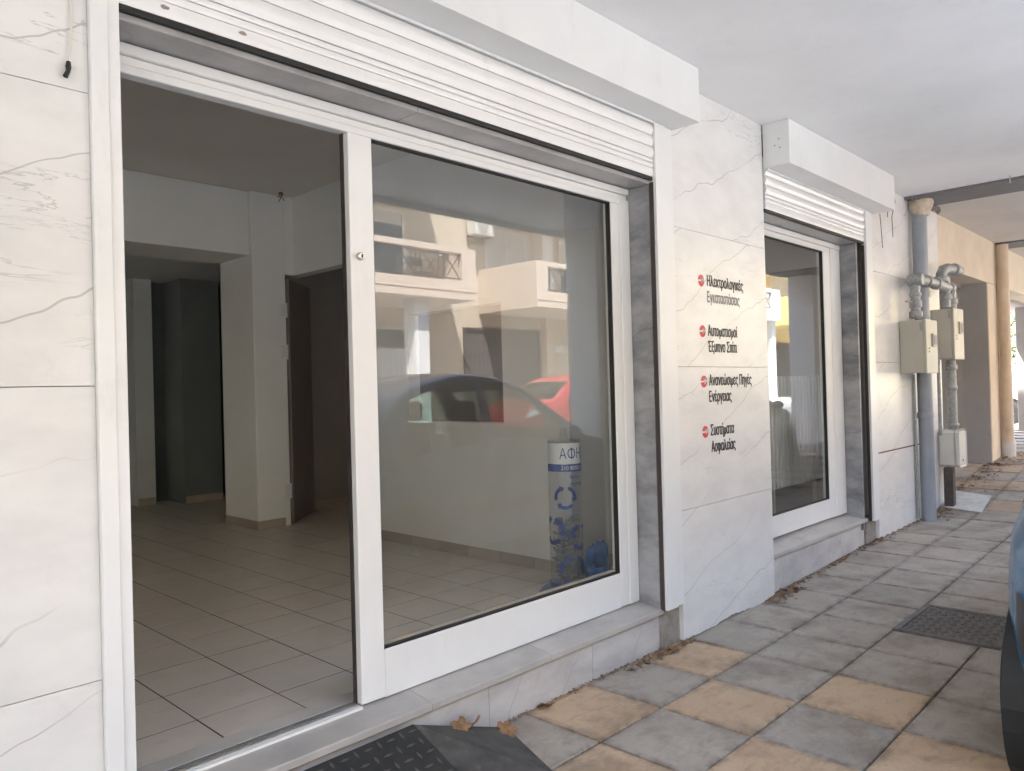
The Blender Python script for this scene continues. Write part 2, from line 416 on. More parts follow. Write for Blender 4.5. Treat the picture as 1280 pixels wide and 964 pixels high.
# manhole cover
mh = thing('manhole_cover', 'rectangular cast iron manhole cover with raised grid, set in grey paving', 'manhole cover', (5.14, -1.13, gz(5.14)))
M_ = MB(); x0, x1, y0, y1, z = 4.80, 5.46, -1.40, -.85, gz(5.2)+.006
for b in ((x0, x1, y0, y0+.035), (x0, x1, y1-.035, y1), (x0, x0+.035, y0+.037, y1-.037), (x1-.035, x1, y0+.037, y1-.037)): M_.box(*b, z-.03, z+.004, .002)
M_.build('frame', 'iron', mh)
box('lid', 'iron', mh, (x0+.04, x1-.04, y0+.04, y1-.04, z-.03, z-.001), .002)
M_ = MB()
for a in range(13):
    for b in range(10):
        cx, cy = x0+.07+a*.0445, y0+.065+b*.0465
        if (a+b) % 2: M_.box(cx-.016, cx+.016, cy-.006, cy+.006, z-.004, z+.004)
        else: M_.box(cx-.006, cx+.006, cy-.017, cy+.017, z-.004, z+.004)
M_.build('tread', 'iron', mh, kind='stuff')

# entrance ramp
rp = thing('entrance_ramp', 'black chequer plate ramp leading up to the open shop doorway', 'ramp', (1.3, -.25, 0))
MB().prism([(.72, .0, .0), (.72, .0, .192), (.72, -.46, .010), (.72, -.46, 0)], (1.15, 0, 0)).build('plate', 'plate', rp)
M_ = MB(); sl_ = math.atan2(.182, .46)
for a in range(22):
    for b in range(8):
        cx, d = .76+a*.0515, .03+b*.058
        cy, cz = -d*math.cos(sl_), .192-d*math.sin(sl_)
        L_, w_ = (.021, .0055) if (a+b) % 2 else (.0055, .019)
        n_ = Vector((0, -math.sin(sl_), math.cos(sl_))); u_ = Vector((0, math.cos(sl_), math.sin(sl_)))
        c_ = Vector((cx, cy, cz))
        base = [c_+Vector((-L_, 0, 0)), c_-u_*w_, c_+Vector((L_, 0, 0)), c_+u_*w_]
        M_.prism([p-n_*.001 for p in base], n_*.0035)
M_.build('tread', 'lozenge', rp, kind='stuff')
M_ = MB()
a, b, c, d, e, f = [M_.bm.verts.new(p) for p in ((1.873, .0, .188), (1.873, -.46, .008), (2.39, -.0, .004), (2.22, -.44, .004), (1.873, 0, -.01), (1.873, -.46, -.01))]
for q in ((a, b, d, c), (a, c, e), (b, f, d), (e, c, d, f), (a, e, f, b)): M_.bm.faces.new(q)
M_.build('side_wedge', 'flank', rp)

# ------------------------------------------------------------------ own building: mass, soffit, portico columns
bld = thing('apartment_block', 'apartment block above the shop with white plaster portico soffit', 'building', (0, 4, 3.3))
box('upper_storey', 'peachwall', bld, (-30, 8.40, -2.88, 9, 3.62, 5.6))  # unseen mass kept low for sun on the street, lengthened left against light
box('portico_soffit', 'soffit', bld, (-30, 8.15, -2.9, .3, 3.31, 3.45))
box('soffit_fascia', 'soffit', bld, (-30, 8.15, -2.92, -2.9, 3.25, 3.62))
box('rear_wall', 'greyplaster', bld, (-6, 8.4, 9.0, 9.15, 0, 3.62))
for x in (-22.8, -16.9, -10.98, -5.06, .86, 6.78):
    box('column', 'whitewall', bld, (x, x+.68, -2.86, -2.42, 0, 3.31), .01)
# joint cover between the buildings
jc = box('joint_cover', 'strip', bld, (8.152, 8.70, -2.9, .0, 3.285, 3.40), .004)
box('soffit_hook', 'steel', bld, (8.04, 8.05, -.92, -.91, 3.24, 3.31))

nb = thing('neighbour_building', 'beige stuccoed neighbouring building with open ground floor and grey columns', 'building', (12, 3, .4))
box('upper_storey', 'beige', nb, (8.72, 14.4, -2.9, 9, 3.45, 5.6)); box('upper_storey', 'beige', nb, (14.403, 26, -2.9, .80, 3.45, 5.6))
box('soffit', 'beigesoffit', nb, (8.702, 26, -2.9, .35, 3.31, 3.449))
box('lintel', 'beige', nb, (9.27, 26, 0, .30, 2.74, 3.309))
box('joint_cover', 'strip', nb, (11.95, 12.5, -2.88, -.003, 3.29, 3.33), .004)
box('column', 'beige', nb, (11.46, 12.13, 0, .33, .2, 2.739), .008)
MB().box(11.452, 11.459, .012, .325, .2, 2.739).build('column_side', 'greyplaster', nb)  # grey sheet puts the shaded side of the beige column into colour
box('column', 'greyplaster', nb, (15.6, 16.2, .03, .47, .3, 2.739), .008)
box('lintel', 'greyplaster', nb, (9.3, 26, .301, .75, 2.70, 3.309))
box('column', 'whitewall', nb, (12.70, 13.38, -2.86, -2.42, .2, 3.31), .01)
box('column', 'whitewall', nb, (18.6, 19.28, -2.86, -2.42, .4, 3.31), .01)
box('inner_wall', 'greyplaster', nb, (13.6, 13.8, .79, 8.9, .2, 3.309))
box('inner_ceiling', 'greyplaster', nb, (9.3, 14.4, .76, 9, 3.31, 3.44))
struct('pilotis_floor', 'concrete', (9.3, 24, .785, 9, -.05, .42))

# ------------------------------------------------------------------ marble pillars
def slabs(p, mat, x0, x1, zs, y0=0.0, y1=.03, jag=None):
    for k, (a, b) in enumerate(zip(zs, zs[1:])):
        g = .0012
        dy = rnd.uniform(-.0012, .0012)
        if k == 0 and jag:
            m = MB(); n = 48
            low = [(x0+(x1-x0)*q/n, y0+dy, a+jag(q/n)) for q in range(n+1)]
            m.prism(low+[(x1, y0+dy, b-g), (x0, y0+dy, b-g)], (0, y1-y0, 0)); m.build('marble_slab', mat, p)
        else: box('marble_slab', mat, p, (x0, x1, y0+dy, y1, a+g, b-g), .0006)

pl0 = thing('marble_pillar', 'white veined marble wall beside the open doorway with a thin wire hanging down', 'pillar', (0, .1, 0))
slabs(pl0, 'marble', -.6, .745, [0, .695, 1.545, 2.395, 3.31])
box('core', 'joint', pl0, (-.6, .742, .034, .19, 0, 3.31))
pl00 = thing('marble_pillar', 'white marble wall outside the picture beyond the first pillar', 'pillar', (-4.5, .1, 0))
slabs(pl00, 'marble', -8.2, -6.6, [0, .695, 1.545, 2.395, 3.31]); box('core', 'concrete', pl00, (-8.2, -6.6, .034, .19, 0, 3.31))

pl1 = thing('marble_pillar', 'white marble pillar with red logos and black lettering between the two shop windows', 'pillar', (4.45, .1, 0))
def jag1(t): 
    if t > .97: return .03
    return max(.004, .010+.022*max(0, mnoise.noise(Vector((t*3.1, 2.2, 0)))+.2)*(1 if t > .35 else .3)+.008*mnoise.noise(Vector((t*9, 5, 0)))+.008*mnoise.noise(Vector((t*31, 1, 0))))
slabs(pl1, 'marble', 3.875, 5.062, [0, .766, 1.612, 2.44, 3.31], jag=jag1)
box('core', 'joint', pl1, (3.86, 5.055, .034, .19, -.02, 3.31))
box('mortar_base', 'concrete', pl1, (3.90, 5.05, .008, .033, -.02, .12), .004)

pl2 = thing('marble_pillar', 'stained marble pillar carrying the grey drainpipe and meter boxes', 'pillar', (8.2, .1, 0))
slabs(pl2, 'marble', 7.18, 8.44, [.075, .845, 1.665, 2.49, 3.31], jag=lambda t: .01+.008*math.sin(t*50))
slabs(pl2, 'marble', 8.445, 9.262, [.09, .865, 1.72, 2.51, 3.31])
box('core', 'joint', pl2, (7.17, 9.255, .034, .5, .0, 3.31))
box('crack_stain', 'rust', pl2, (7.2, 8.43, -.0022, .0, .838, .850))

# thin wire and clip on the first pillar
wr = thing('hanging_wire', 'short pale wire with black tip against the marble by the doorway', 'wire', (.66, -.01, 2.45))
MB().tube([(.700, -.004, 2.75), (.703, -.008, 2.62), (.698, -.012, 2.50), (.690, -.014, 2.46)], .0035, 6).build('wire', 'meterbox2', wr)
MB().tube([(.691, -.014, 2.468), (.690, -.015, 2.452), (.689, -.016, 2.44), (.681, -.016, 2.422)], [.006, .008, .006, .007], 8).build('plug', 'black', wr)

# lettering on the middle pillar
def text_loops(txt):                 # closed outlines of a line of lettering, in the plane of the text
    cu = bpy.data.curves.new('lettering', 'FONT'); cu.body = txt; cu.size = 1; cu.resolution_u = 3; cu.fill_mode = 'NONE'
    o = bpy.data.objects.new('lettering', cu); COL.objects.link(o)
    dg = bpy.context.evaluated_depsgraph_get(); me = bpy.data.meshes.new_from_object(o.evaluated_get(dg))
    co = [(v.co.x, v.co.y) for v in me.vertices]; nx = {}
    for e in me.edges: nx.setdefault(e.vertices[0], []).append(e.vertices[1]); nx.setdefault(e.vertices[1], []).append(e.vertices[0])
    bpy.data.objects.remove(o); bpy.data.curves.remove(cu); bpy.data.meshes.remove(me)
    done, loops = set(), []
    for st in sorted(nx):
        if st in done: continue
        lp, cur, prev = [], st, None
        while cur not in done:
            done.add(cur); lp.append(cur); c = [q for q in nx[cur] if q != prev]
            fwd = [q for q in c if q == cur+1] if prev is None else []
            prev, cur = cur, (fwd or c or [cur])[0]
        if len(lp) > 2: loops.append([co[i] for i in lp])
    return loops
def fill_loops(loops):               # triangles inside the outlines (non-zero winding, so strokes may overlap)
    vs = [Vector(p) for l in loops for p in l]; es = []; k = 0
    for l in loops: es += [(k+i, k+(i+1) % len(l)) for i in range(len(l))]; k += len(l)
    cv, _, fs, _, _, _ = delaunay_2d_cdt(vs, es, [], 0, 1e-5)
    A = np.array([vs[a] for a, b in es]); B = np.array([vs[b] for a, b in es])
    P = np.array([[sum(cv[i].x for i in f)/len(f), sum(cv[i].y for i in f)/len(f)] for f in fs])
    up = (A[None, :, 1] <= P[:, None, 1]) & (B[None, :, 1] > P[:, None, 1]); dn = (A[None, :, 1] > P[:, None, 1]) & (B[None, :, 1] <= P[:, None, 1])
    cr_ = (B[None, :, 0]-A[None, :, 0])*(P[:, None, 1]-A[None, :, 1])-(P[:, None, 0]-A[None, :, 0])*(B[None, :, 1]-A[None, :, 1])
    w = (up & (cr_ > 0)).sum(1)-(dn & (cr_ < 0)).sum(1)
    return [(v.x, v.y) for v in cv], [f for f, q in zip(fs, w) if q != 0]
def text_mesh(txt, name, mat, x0, x1, cap, base, place, bold=((0, 0),)):
    cv, tris = fill_loops(text_loops(txt)); xs = [p[0] for p in cv]; a, b = min(xs), max(xs); sz = cap/.70
    vs, fs = [], []
    for q, (dx, dz) in enumerate(bold):
        n = len(vs); vs += [place((p[0]-a)/(b-a)*(x1-x0)+x0+dx, base+p[1]*sz+dz, q*.00008) for p in cv]
        fs += [[n+i for i in t] for t in tris]
    me = bpy.data.meshes.new(name); me.from_pydata(vs, [], fs); me.materials.append(MAT[mat]); return me
def on_wall(x, z, lift): return Vector((x, -.0022-lift, z))
LINES = [('Ηλεκτρολογικές', 4.253, 4.720, 2.117, 'ink'), ('Εγκαταστάσεις', 4.250, 4.667, 2.016, 'inkfade'),
         ('Αυτοματισμοί', 4.246, 4.622, 1.806, 'ink'), ('Έξυπνο Σπίτι', 4.244, 4.612, 1.706, 'ink'),
         ('Ανανεώσιμες Πηγές', 4.244, 4.803, 1.497, 'ink'), ('Ενέργειας', 4.240, 4.520, 1.395, 'ink'),
         ('Συστήματα', 4.246, 4.541, 1.186, 'ink'), ('Ασφαλείας', 4.250, 4.556, 1.083, 'ink')]
BOLD = ((-.0034, 0), (-.0017, .0012), (0, -.0012), (.0017, .0012), (.0034, 0))        # struck several times: heavy strokes
for t_, a, b, z, mt in LINES:
    link('lettering', text_mesh(t_, 'lettering', mt, a, b, .066, z, on_wall, BOLD if mt == 'ink' else BOLD[1:4]), pl1)
for z in (2.144, 1.832, 1.522, 1.212):
    m = MB(); m.prism([(4.181+.037*math.cos(k*PI/16), -.0018, z+.037*math.sin(k*PI/16)) for k in range(32)], (0, -.0006, 0))
    lg = m.build('logo', 'logored', pl1)
    m = MB()
    pts = [(-.042, .0), (-.004, .0), (.004, .014), (.010, -.014), (.018, .020), (.024, -.004), (.03, .006)]
    for (xa, za), (xb, zb) in zip(pts, pts[1:]):
        d = Vector((xb-xa, 0, zb-za)); q = Vector((-d.z, 0, d.x)).normalized()*.005
        A, B = Vector((4.181+xa, -.0027, z+za)), Vector((4.181+xb, -.0027, z+zb))
        m.prism([A-q, B-q, B+q, A+q], (0, -.0003, 0))
    m.build('logo_zigzag', 'whiteprint', lg)

# ------------------------------------------------------------------ marble reveals and sills
def reveal(label, xl, xr, zt, sx):
    t = thing('marble_reveal', label, 'window reveal', ((xl+xr)/2, .08, 1.5))
    box('jamb_slab', 'greymarble', t, (xr, xr+.028, .022, .30, .2, zt+.001), .001)
    box('jamb_slab', 'greymarble', t, (xl-.028, xl, .022, .30, .2, zt+.001), .001)
    xs = [xl-.028]+sx+[xr+.028]
    for a, b in zip(xs, xs[1:]): box('head_slab', 'headmarble', t, (a+.0015, b-.0015, .018, .30, zt+.003, zt+.03), .0015)
    box('lintel_core', 'concrete', t, (xl-.06, xr+.06, .09, .30, zt+.032, 3.31))
    return t
reveal('grey marble lining round the wide open shopfront', .83, 3.668, 2.648, [1.99])
reveal('grey marble lining round the smaller closed shop window', 5.09, 6.86, 2.70, [])

def sill(label, x0, x1, zf, zb, seams, zg):
    t = thing('window_sill', label, 'sill', ((x0+x1)/2, .1, zf))
    xs = [x0]+seams+[x1]
    for a, b in zip(xs, xs[1:]):
        m = MB(); g = .0012
        prof = [(.012, zf-.004), (.016, zf), (.30, zb+.02*0+(.3-.165)*.0), (.30, zf-.03), (.016, zf-.032), (.012, zf-.028)]
        m.prism([(a+g, y, z) for y, z in prof], (b-a-2*g, 0, 0)); m.build('sill_slab', 'sill', t)
    xs = [x0]+[s+.35 for s in seams]+[x1]
    for a, b in zip(xs, xs[1:]):
        if b-a < .2: continue
        box('riser_slab', 'riser', t, (a+.0012, b-.0012, .045, .075, zg-.05, zf-.033), .001)
    box('sill_core', 'concrete', t, (x0, x1, .078, .30, -.05, zf-.034))
    return t
sill('long beige marble doorstep in front of the wide shopfront', .75, 3.69, .236, .268, [1.98, 2.72], 0)
sill('short marble window sill under the smaller shop window', 5.06, 6.93, .297, .345, [6.05], .06)
# broken brown edge beside the sills
for (x0, x1, z1) in ((3.67, 3.873, .24), (6.94, 7.178, .30)):
    t = thing('concrete_stub', 'short rough concrete block under the %s guide rail' % ('lettered pillar side' if x0 < 5 else 'meter pillar side'), 'block', (x0, .05, 0))
    box('block', 'concrete', t, (x0+.022, x1-.004, .03, .20, -.03, z1-.01), .01)

# ------------------------------------------------------------------ glazed frames
def framebar(p, name, b, ch=.003): return box(name, 'white', p, b, ch)
sf = thing('sliding_shopfront', 'wide white aluminium shopfront with its sliding door open', 'shopfront', (2.2, .2, .26))
framebar(sf, 'head_rail', (.83, 3.666, .155, .215, 2.612, 2.647))
framebar(sf, 'head_rail', (.83, 3.664, .172, .215, 2.582, 2.611))
framebar(sf, 'head_rail', (.83, 3.58, .164, .215, 2.552, 2.581))
framebar(sf, 'side_stile', (.831, .889, .166, .25, .263, 2.551))
framebar(sf, 'mullion', (1.742, 1.858, .160, .215, .262, 2.551))
box('edge_seal', 'darkmetal', sf, (1.737, 1.7415, .190, .212, .265, 2.551))
framebar(sf, 'side_stile', (3.575, 3.664, .158, .25, .262, 2.581))
framebar(sf, 'side_stile', (3.495, 3.574, .163, .22, .262, 2.551))
framebar(sf, 'bottom_rail', (1.859, 3.494, .162, .215, .258, .452))
box('threshold_track', 'white', sf, (.89, 1.741, .150, .235, .246, .2605), .002)
m = MB()
for y in (.172, .190, .207): m.box(.89, 1.735, y, y+.006, .2606, .266)
m.build('track_rib', 'steel', sf)
m = MB()
for b in ((1.859, 3.494, .17, .196, .4525, .459), (1.859, 3.494, .17, .196, 2.544, 2.5505), (3.486, 3.4945, .17, .196, .460, 2.543), (1.859, 1.8645, .17, .196, .460, 2.543)): m.box(*b)
m.build('gasket', 'black', sf)
box('glazing_bead', 'skirt', sf, (1.866, 3.485, .197, .206, .4525, .472))
box('glass_pane', 'pane', sf, (1.860, 3.493, .182, .188, .455, 2.548))
lk = MB().lathe([(.016, .160), (.016, .146), (.012, .142), (.0, .142)], (1.785, 0, 2.056), 'y', 18).build('lock', 'steel', sf, 30)
MB().box(1.782, 1.788, .139, .1419, 2.049, 2.063).build('keyhole', 'black', lk)

sw = thing('shop_window', 'smaller closed shop window in a white aluminium frame next to the lettered pillar', 'window', (6, .2, .34))
framebar(sw, 'head_rail', (5.10, 6.855, .155, .215, 2.655, 2.699))
framebar(sw, 'head_rail', (5.10, 6.80, .166, .215, 2.612, 2.654))
framebar(sw, 'side_stile', (6.64, 6.852, .158, .25, .342, 2.654))
framebar(sw, 'side_stile', (6.50, 6.639, .163, .22, .342, 2.611))
framebar(sw, 'side_stile', (5.10, 5.25, .166, .25, .342, 2.611))
framebar(sw, 'bottom_rail', (5.251, 6.499, .162, .215, .345, .505))
m = MB()
for b in ((5.251, 6.499, .17, .196, .5055, .512), (5.251, 6.499, .17, .196, 2.604, 2.611), (6.491, 6.4995, .17, .196, .513, 2.603)): m.box(*b)
m.build('gasket', 'black', sw)
box('glass_pane', 'pane', sw, (5.252, 6.498, .182, .188, .508, 2.609))

# ------------------------------------------------------------------ roller shutters
def shutter(label, x0, x1, bx0, bx1, zb, zbot, rails, endrail):
    t = thing('roller_shutter', label, 'roller shutter', ((x0+x1)/2, 0, zb))
    # box: front sheet, soffit sheet and end caps folded from one sheet
    m = MB(); m.box(bx0, bx1, -.192, -.188, zbot, 3.308); m.box(bx0+.002, bx1-.002, -.1879, .0, zbot, zbot+.004)
    m.box(bx1-.004, bx1, -.1879, -.002, zbot+.0045, 3.308); m.box(bx0, bx0+.004, -.1879, -.002, zbot+.0045, 3.308)
    bx = m.build('shutter_box', 'white', t)
    for dx, dz in ((.04, .12), (.07, .16), (.075, .10)):
        MB().lathe([(.004, 0), (.004, -.004), (0, -.004)], (bx0, -.05-dx, zbot+dz+.02), 'x', 8).build('rivet', 'black', bx)
    box('box_lip', 'white', t, (x0, x1, -.028, -.022, zbot-.014, zbot-.001))
    z = zb
    def slat(za, zc, bulge, nm='slat'):
        m = MB(); n = 6
        prof = [(-.006-bulge*math.sin(PI*k/n), za+(zc-za)*k/n) for k in range(n+1)]
        prof += [(.008, zc), (.008, za)]
        m.prism([(x0, y, zz) for y, zz in prof], (x1-x0, 0, 0)); return m.build(nm, 'slat', t, 40)
    slat(z, z+.048, .003, 'bottom_bar'); z += .0505
    for u in ((.047, .137) if x1-x0 > 2.2 else ()):
        m = MB(); xc, zc = x0+u*(x1-x0), zb+.030
        m.prism([(xc+(.011+.006*rnd.random())*math.cos(q*PI/5), -.0095, zc+(.005+.004*rnd.random())*math.sin(q*PI/5)) for q in range(10)], (0, -.0012, 0)); m.build('rust_spot', 'concrete', t)
    box('bottom_seal', 'black', t, (x0, x1, -.004, .012, zb-.020, zb-.0005))
    slat(z, z+.026, .004); z += .029
    slat(z, z+.022, .004); z += .026
    while z < zbot+.03:
        slat(z, z+.062, .011); z += .0655
    for a, b in rails:
        mid = a+(b-a)*.58
        m = MB().box(a, mid, -.024, .02, zb-2.46, zbot-.001, .002); m.build('guide_rail', 'white', t)
        MB().box(mid+.001, b, -.014, .02, zb-2.46, zbot-.001, .002).build('guide_rail', 'white', t)
    m = MB(); a = rails[-1][0]
    m.box(a-.006, a-.0005, -.006, .02, zb-2.46, zb-.03); m.build('rail_brush', 'darkmetal', t)
    return t
shutter('wide white roller shutter half raised above the open shopfront', .832, 3.672, .62, 3.886, 2.690, 3.0, [(.746, .830), (3.676, 3.868)], 0)
shutter('narrow white roller shutter raised above the smaller shop window', 5.08, 6.985, 5.074, 7.24, 2.725, 3.005, [(6.99, 7.172)], 0)

# ------------------------------------------------------------------ interior
FZ = .25
intf = MB().box(-7.0, 3.95, .22, 9.0, FZ-.2, FZ-.0013).build('interior_floor', 'grout', kind='structure')
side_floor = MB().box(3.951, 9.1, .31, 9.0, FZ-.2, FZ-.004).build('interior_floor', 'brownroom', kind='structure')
ft = MB().box(-.1668, .1668, -.1668, .1668, -.016, 0).mesh('floor_tile', 'floortile')
T = .3405; strest = MB()
for i in range(-24, 15):
    for j in range(0, 24):
        x, y = 1.258+T*i+T/2, .229+T*(j-1)+T/2+T
        if x > 5.8 or (x > 3.86 and (y < 3.0)) : continue
        if y < 6.2 and (x < 3.95 or y < 5.4) and seen([(x+a, y+b, FZ) for a in (-.16, .16) for b in (-.16, .16)], 0):
            link('floor_tile', ft, intf, (x, y, FZ+rnd.uniform(-.0006, .0006)), (0, 0, rnd.choice((0, PI))))
        else: strest.box(x-.1668, x+.1668, y-.1668, y+.1668, FZ-.016, FZ-.0005)
# cut row at the threshold
for i in range(-24, 8):
    x = 1.258+T*i+T/2
    strest.box(x-.1668, x+.1668, .2355, .2375, FZ-.014, FZ-.0005)
strest.build('floor_tile', 'floortile', intf, kind='stuff')

struct('interior_ceiling', 'intceil', (-7.0, 9.1, .30, 4.35, 3.452, 3.6))
struct('interior_ceiling', 'intwall', (-7.0, 9.1, 4.98, 9.0, 2.951, 3.2))
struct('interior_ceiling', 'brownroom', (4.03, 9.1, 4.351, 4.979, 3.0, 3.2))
wl = struct('interior_wall', 'intwall', (-7.1, -7.0, .20, 9.0, 0, 3.6))
# right side wall with doorway and pass-through window
XW = 3.90
sw_ = MB()
for b in ((XW, XW+.12, .845, 1.46, 0, 3.45), (XW, XW+.12, 1.46, 2.55, 0, 1.268), (XW, XW+.12, 1.46, 2.55, 2.142, 3.45), (XW, XW+.12, 2.55, 3.30, 0, 3.45), (XW, XW+.12, 3.30, 4.61, 2.685, 3.45)): sw_.box(*b)
side_wall = sw_.build('interior_wall', 'intwall', kind='structure')
# return wall beside the window
ret = struct('interior_wall', 'intwall', (XW+.1205, 5.0, .845, .95, 0, 3.45))
struct('interior_wall', 'intwall', (3.70, 5.06, .191, .30, 0, 3.45))
struct('interior_wall', 'intwall', (4.95, 5.05, .301, .844, 0, 3.45))
struct('interior_wall', 'intwall', (-.6, .83, .191, .30, 0, 3.45))
struct('interior_wall', 'intwall', (-7.0, -6.6, .191, .30, 0, 3.45))
struct('interior_wall', 'intwall', (-6.598, -.602, .05, .30, 2.65, 3.45))
struct('interior_wall', 'intwall', (-6.598, -.602, .05, .30, -.1, .30))
w3 = thing('shop_window', 'unseen shop window added beyond the first marble pillar to let in daylight', 'window', (-2.1, .2, .3))  # added out of view to bring more daylight into the shop
for b in ((-6.598, -6.5, .16, .22, .301, 2.649), (-3.64, -3.56, .16, .22, .421, 2.549), (-.70, -.602, .16, .22, .301, 2.649), (-6.499, -.701, .16, .22, 2.55, 2.649), (-6.499, -.701, .16, .22, .301, .42)): framebar(w3, 'frame', b)
box('glass_pane', 'pane', w3, (-6.498, -.702, .182, .188, .421, 2.549))
y = .85
while y < 3.25:
    box('skirting_tile', 'skirt', side_wall, (XW-.009, XW-.0005, y+.0015, min(y+T, 3.298)-.0015, FZ, FZ+.082), .001); y += T
x = XW
for k in range(3): box('skirting_tile', 'skirt', ret, (x+.001, x+T-.002, .836, .8445, FZ, FZ+.082), .001); x += T
# interior pillar and beam
ip = struct('interior_pillar', 'intwall', (3.462, 3.80, 4.302, 4.975, 0, 3.45), .006)
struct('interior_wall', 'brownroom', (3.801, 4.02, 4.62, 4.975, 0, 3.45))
struct('interior_wall', 'intwall', (3.801, 3.899, 4.304, 4.36, 2.685, 3.45))
for a, b in ((3.462, 3.74),): box('skirting_tile', 'skirt', ip, (a-.009, b, 4.292, 4.3015, FZ, FZ+.082), .001)
for a, b in ((4.302, 4.62), (4.624, 4.97)): box('skirting_tile', 'skirt', ip, (3.452, 3.4615, a, b, FZ, FZ+.082), .001)
struct('interior_beam', 'intwall', (-7.0, 3.461, 4.352, 4.972, 2.845, 3.451), .004)
# hinges left on the door jamb
for z in (2.336, 1.93, .585):
    m = MB().box(3.745, 3.79, 4.288, 4.3015, z-.06, z+.06, .002); h = m.build('hinge', 'white', ip)
    MB().tube([(3.795, 4.285, z-.07), (3.795, 4.285, z+.07)], .011, 8).build('hinge_pin', 'white', h)
# taupe door standing open in the doorway of the side room
dr = thing('interior_door', 'taupe door standing open inside the side doorway', 'door', (3.83, 4.33, FZ), math.atan2(.50, .53))
d_ = MB().box(0, .74, -.02, .02, .012, 2.40, .002).mesh('door_leaf', 'door'); link('door_leaf', d_, dr, (0, 0, 0))
k_ = MB().lathe([(.018, -.02), (.016, -.045), (.026, -.06), (.02, -.078), (0, -.08)], (.68, 0, .03), 'y', 14).mesh('door_stop', 'steel', 40); link('door_stop', k_, dr, (0, 0, 0))
# side room walls
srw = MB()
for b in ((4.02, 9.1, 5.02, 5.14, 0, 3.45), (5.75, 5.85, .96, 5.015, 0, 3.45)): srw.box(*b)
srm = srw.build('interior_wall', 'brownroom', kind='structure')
box('skirting', 'skirt', srm, (4.3, 5.74, 5.008, 5.0195, FZ, FZ+.085))
# back room
bw = MB()
for b in ((-7.0, 4.27, 7.30, 7.45, 0, 3.3), (3.80, 4.27, 6.75, 7.299, 0, 2.949), (4.27, 4.46, 7.30, 7.45, 2.55, 3.3), (4.46, 6.4, 6.75, 7.45, 0, 3.3)): bw.box(*b)
bkm = bw.build('interior_wall', 'backwall', kind='structure')
struct('interior_pilaster', 'pilgrey', (3.37, 3.58, 7.06, 7.299, 0, 2.949))
box('skirting', 'skirt', bkm, (-4.99, 3.369, 7.288, 7.2995, FZ, FZ+.085))
box('skirting', 'skirt', bkm, (3.38, 3.57, 7.048, 7.0595, FZ, FZ+.085))
box('skirting', 'skirt', bkm, (3.81, 4.26, 6.738, 6.7495, FZ, FZ+.085))
struct('interior_wall', 'black', (4.2, 5.0, 8.6, 8.7, 0, 3.3))  # black sheet stands in for the darkness beyond the back doorway
struct('interior_wall', 'intwall', (6.4, 6.5, 5.1, 9, 0, 3.3))
# small ceiling stains and wires
for (x, y), lb in (((1.87, 1.62), 'bare wire stubs in the middle of the shop ceiling'), ((3.72, 4.2), 'bare wire stubs in the ceiling corner above the interior pillar')):
    m = MB()
    for k in range(3): m.tube([(x, y, 3.452), (x+rnd.uniform(-.02, .02), y+rnd.uniform(-.02, .02), 3.43), (x+rnd.uniform(-.05, .05), y, 3.40-.02*k)], .004, 5)
    m.tube([(x, y, 3.451), (x, y, 3.435)], .02, 8)
    tag(m.build('ceiling_wire', 'rust'), lb, 'wire')

# second shop room
r2 = MB()
for b in ((5.86, 9.1, 3.2, 3.3, 0, 3.45), (9.0, 9.1, .51, 3.2, 0, 3.45)): r2.box(*b)
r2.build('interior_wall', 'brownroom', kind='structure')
rad = thing('radiator', 'tall slatted radiator behind the glass of the smaller shop window', 'radiator', (7.0, .63, FZ))
x = 6.30
while x < 7.62:
    box('radiator_fin', 'white', rad, (x, x+.045, .60, .66, .56, 1.56), .008); x += .075
for x in (6.5, 7.4): box('leg', 'meterbox', rad, (x, x+.03, .662, .69, FZ, .70))
for z in (.61, 1.51): MB().tube([(6.31, .665, z), (7.64, .665, z)], .018, 8).build('radiator_pipe', 'meterbox', rad, 40)
box('wall_socket', 'white', None, (8.988, 8.9995, .9, .98, 1.25, 1.33), .003, label='white socket plate on the dark wall behind the smaller window', cat='socket')

# ------------------------------------------------------------------ battery recycling tube
bt = thing('recycling_tube', 'clear tube of used batteries with blue recycling arrows on a blue base', 'recycling bin', (3.545, .60, FZ))
C0, TR = Vector((3.545, .60, FZ)), .1
def wrap(s, z, r=TR+.002): # s metres round the tube, 0 faces the street and the camera
    a = math.atan2(-(C0.y+2.4), -C0.x)+s/r
    return Vector((C0.x+r*math.cos(a), C0.y+r*math.sin(a), FZ+z))
MB().lathe([(.0, .004), (.17, .004), (.175, .02), (.15, .045), (.11, .06), (.108, .085), (.0, .085)], C0, 'z', 36).build('base', 'bluebase', bt, 40)
MB().lathe([(TR-.002, .09), (TR, .09), (TR, .93), (TR-.002, .93)], C0, 'z', 40).build('tube', 'clear', bt, 40)
MB().lathe([(0, .928), (.100, .928), (.1015, .934), (.10, .940), (.03, .945), (.022, .97), (.020, 1.01), (.0, 1.012)], C0, 'z', 36).build('lid', 'clear', bt, 40)
def band(nm, mat, z0, z1, s0, s1, r, n=26):
    m = MB(); m.grid(lambda u, v: wrap(s0+(s1-s0)*u, z0+(z1-z0)*v, r), n, 1); return m.build(nm, mat, bt, 40)
band('paper_band', 'whiteprint', .80, .925, -.30, .30, TR+.0012)
band('stripe', 'blueprint', .755, .797, -.30, .30, TR+.0012)
def tube_text(txt, s0, s1, cap, z, mat): link('lettering', text_mesh(txt, 'lettering', mat, s0, s1, cap, z, lambda s, zz, lift: wrap(s, zz, TR+.0025+lift)), bt)
tube_text('ΑΦΗΣ', -.03, .17, .062, .832, 'blueprint')
tube_text('210 8030 244', -.02, .15, .024, .766, 'whiteprint')
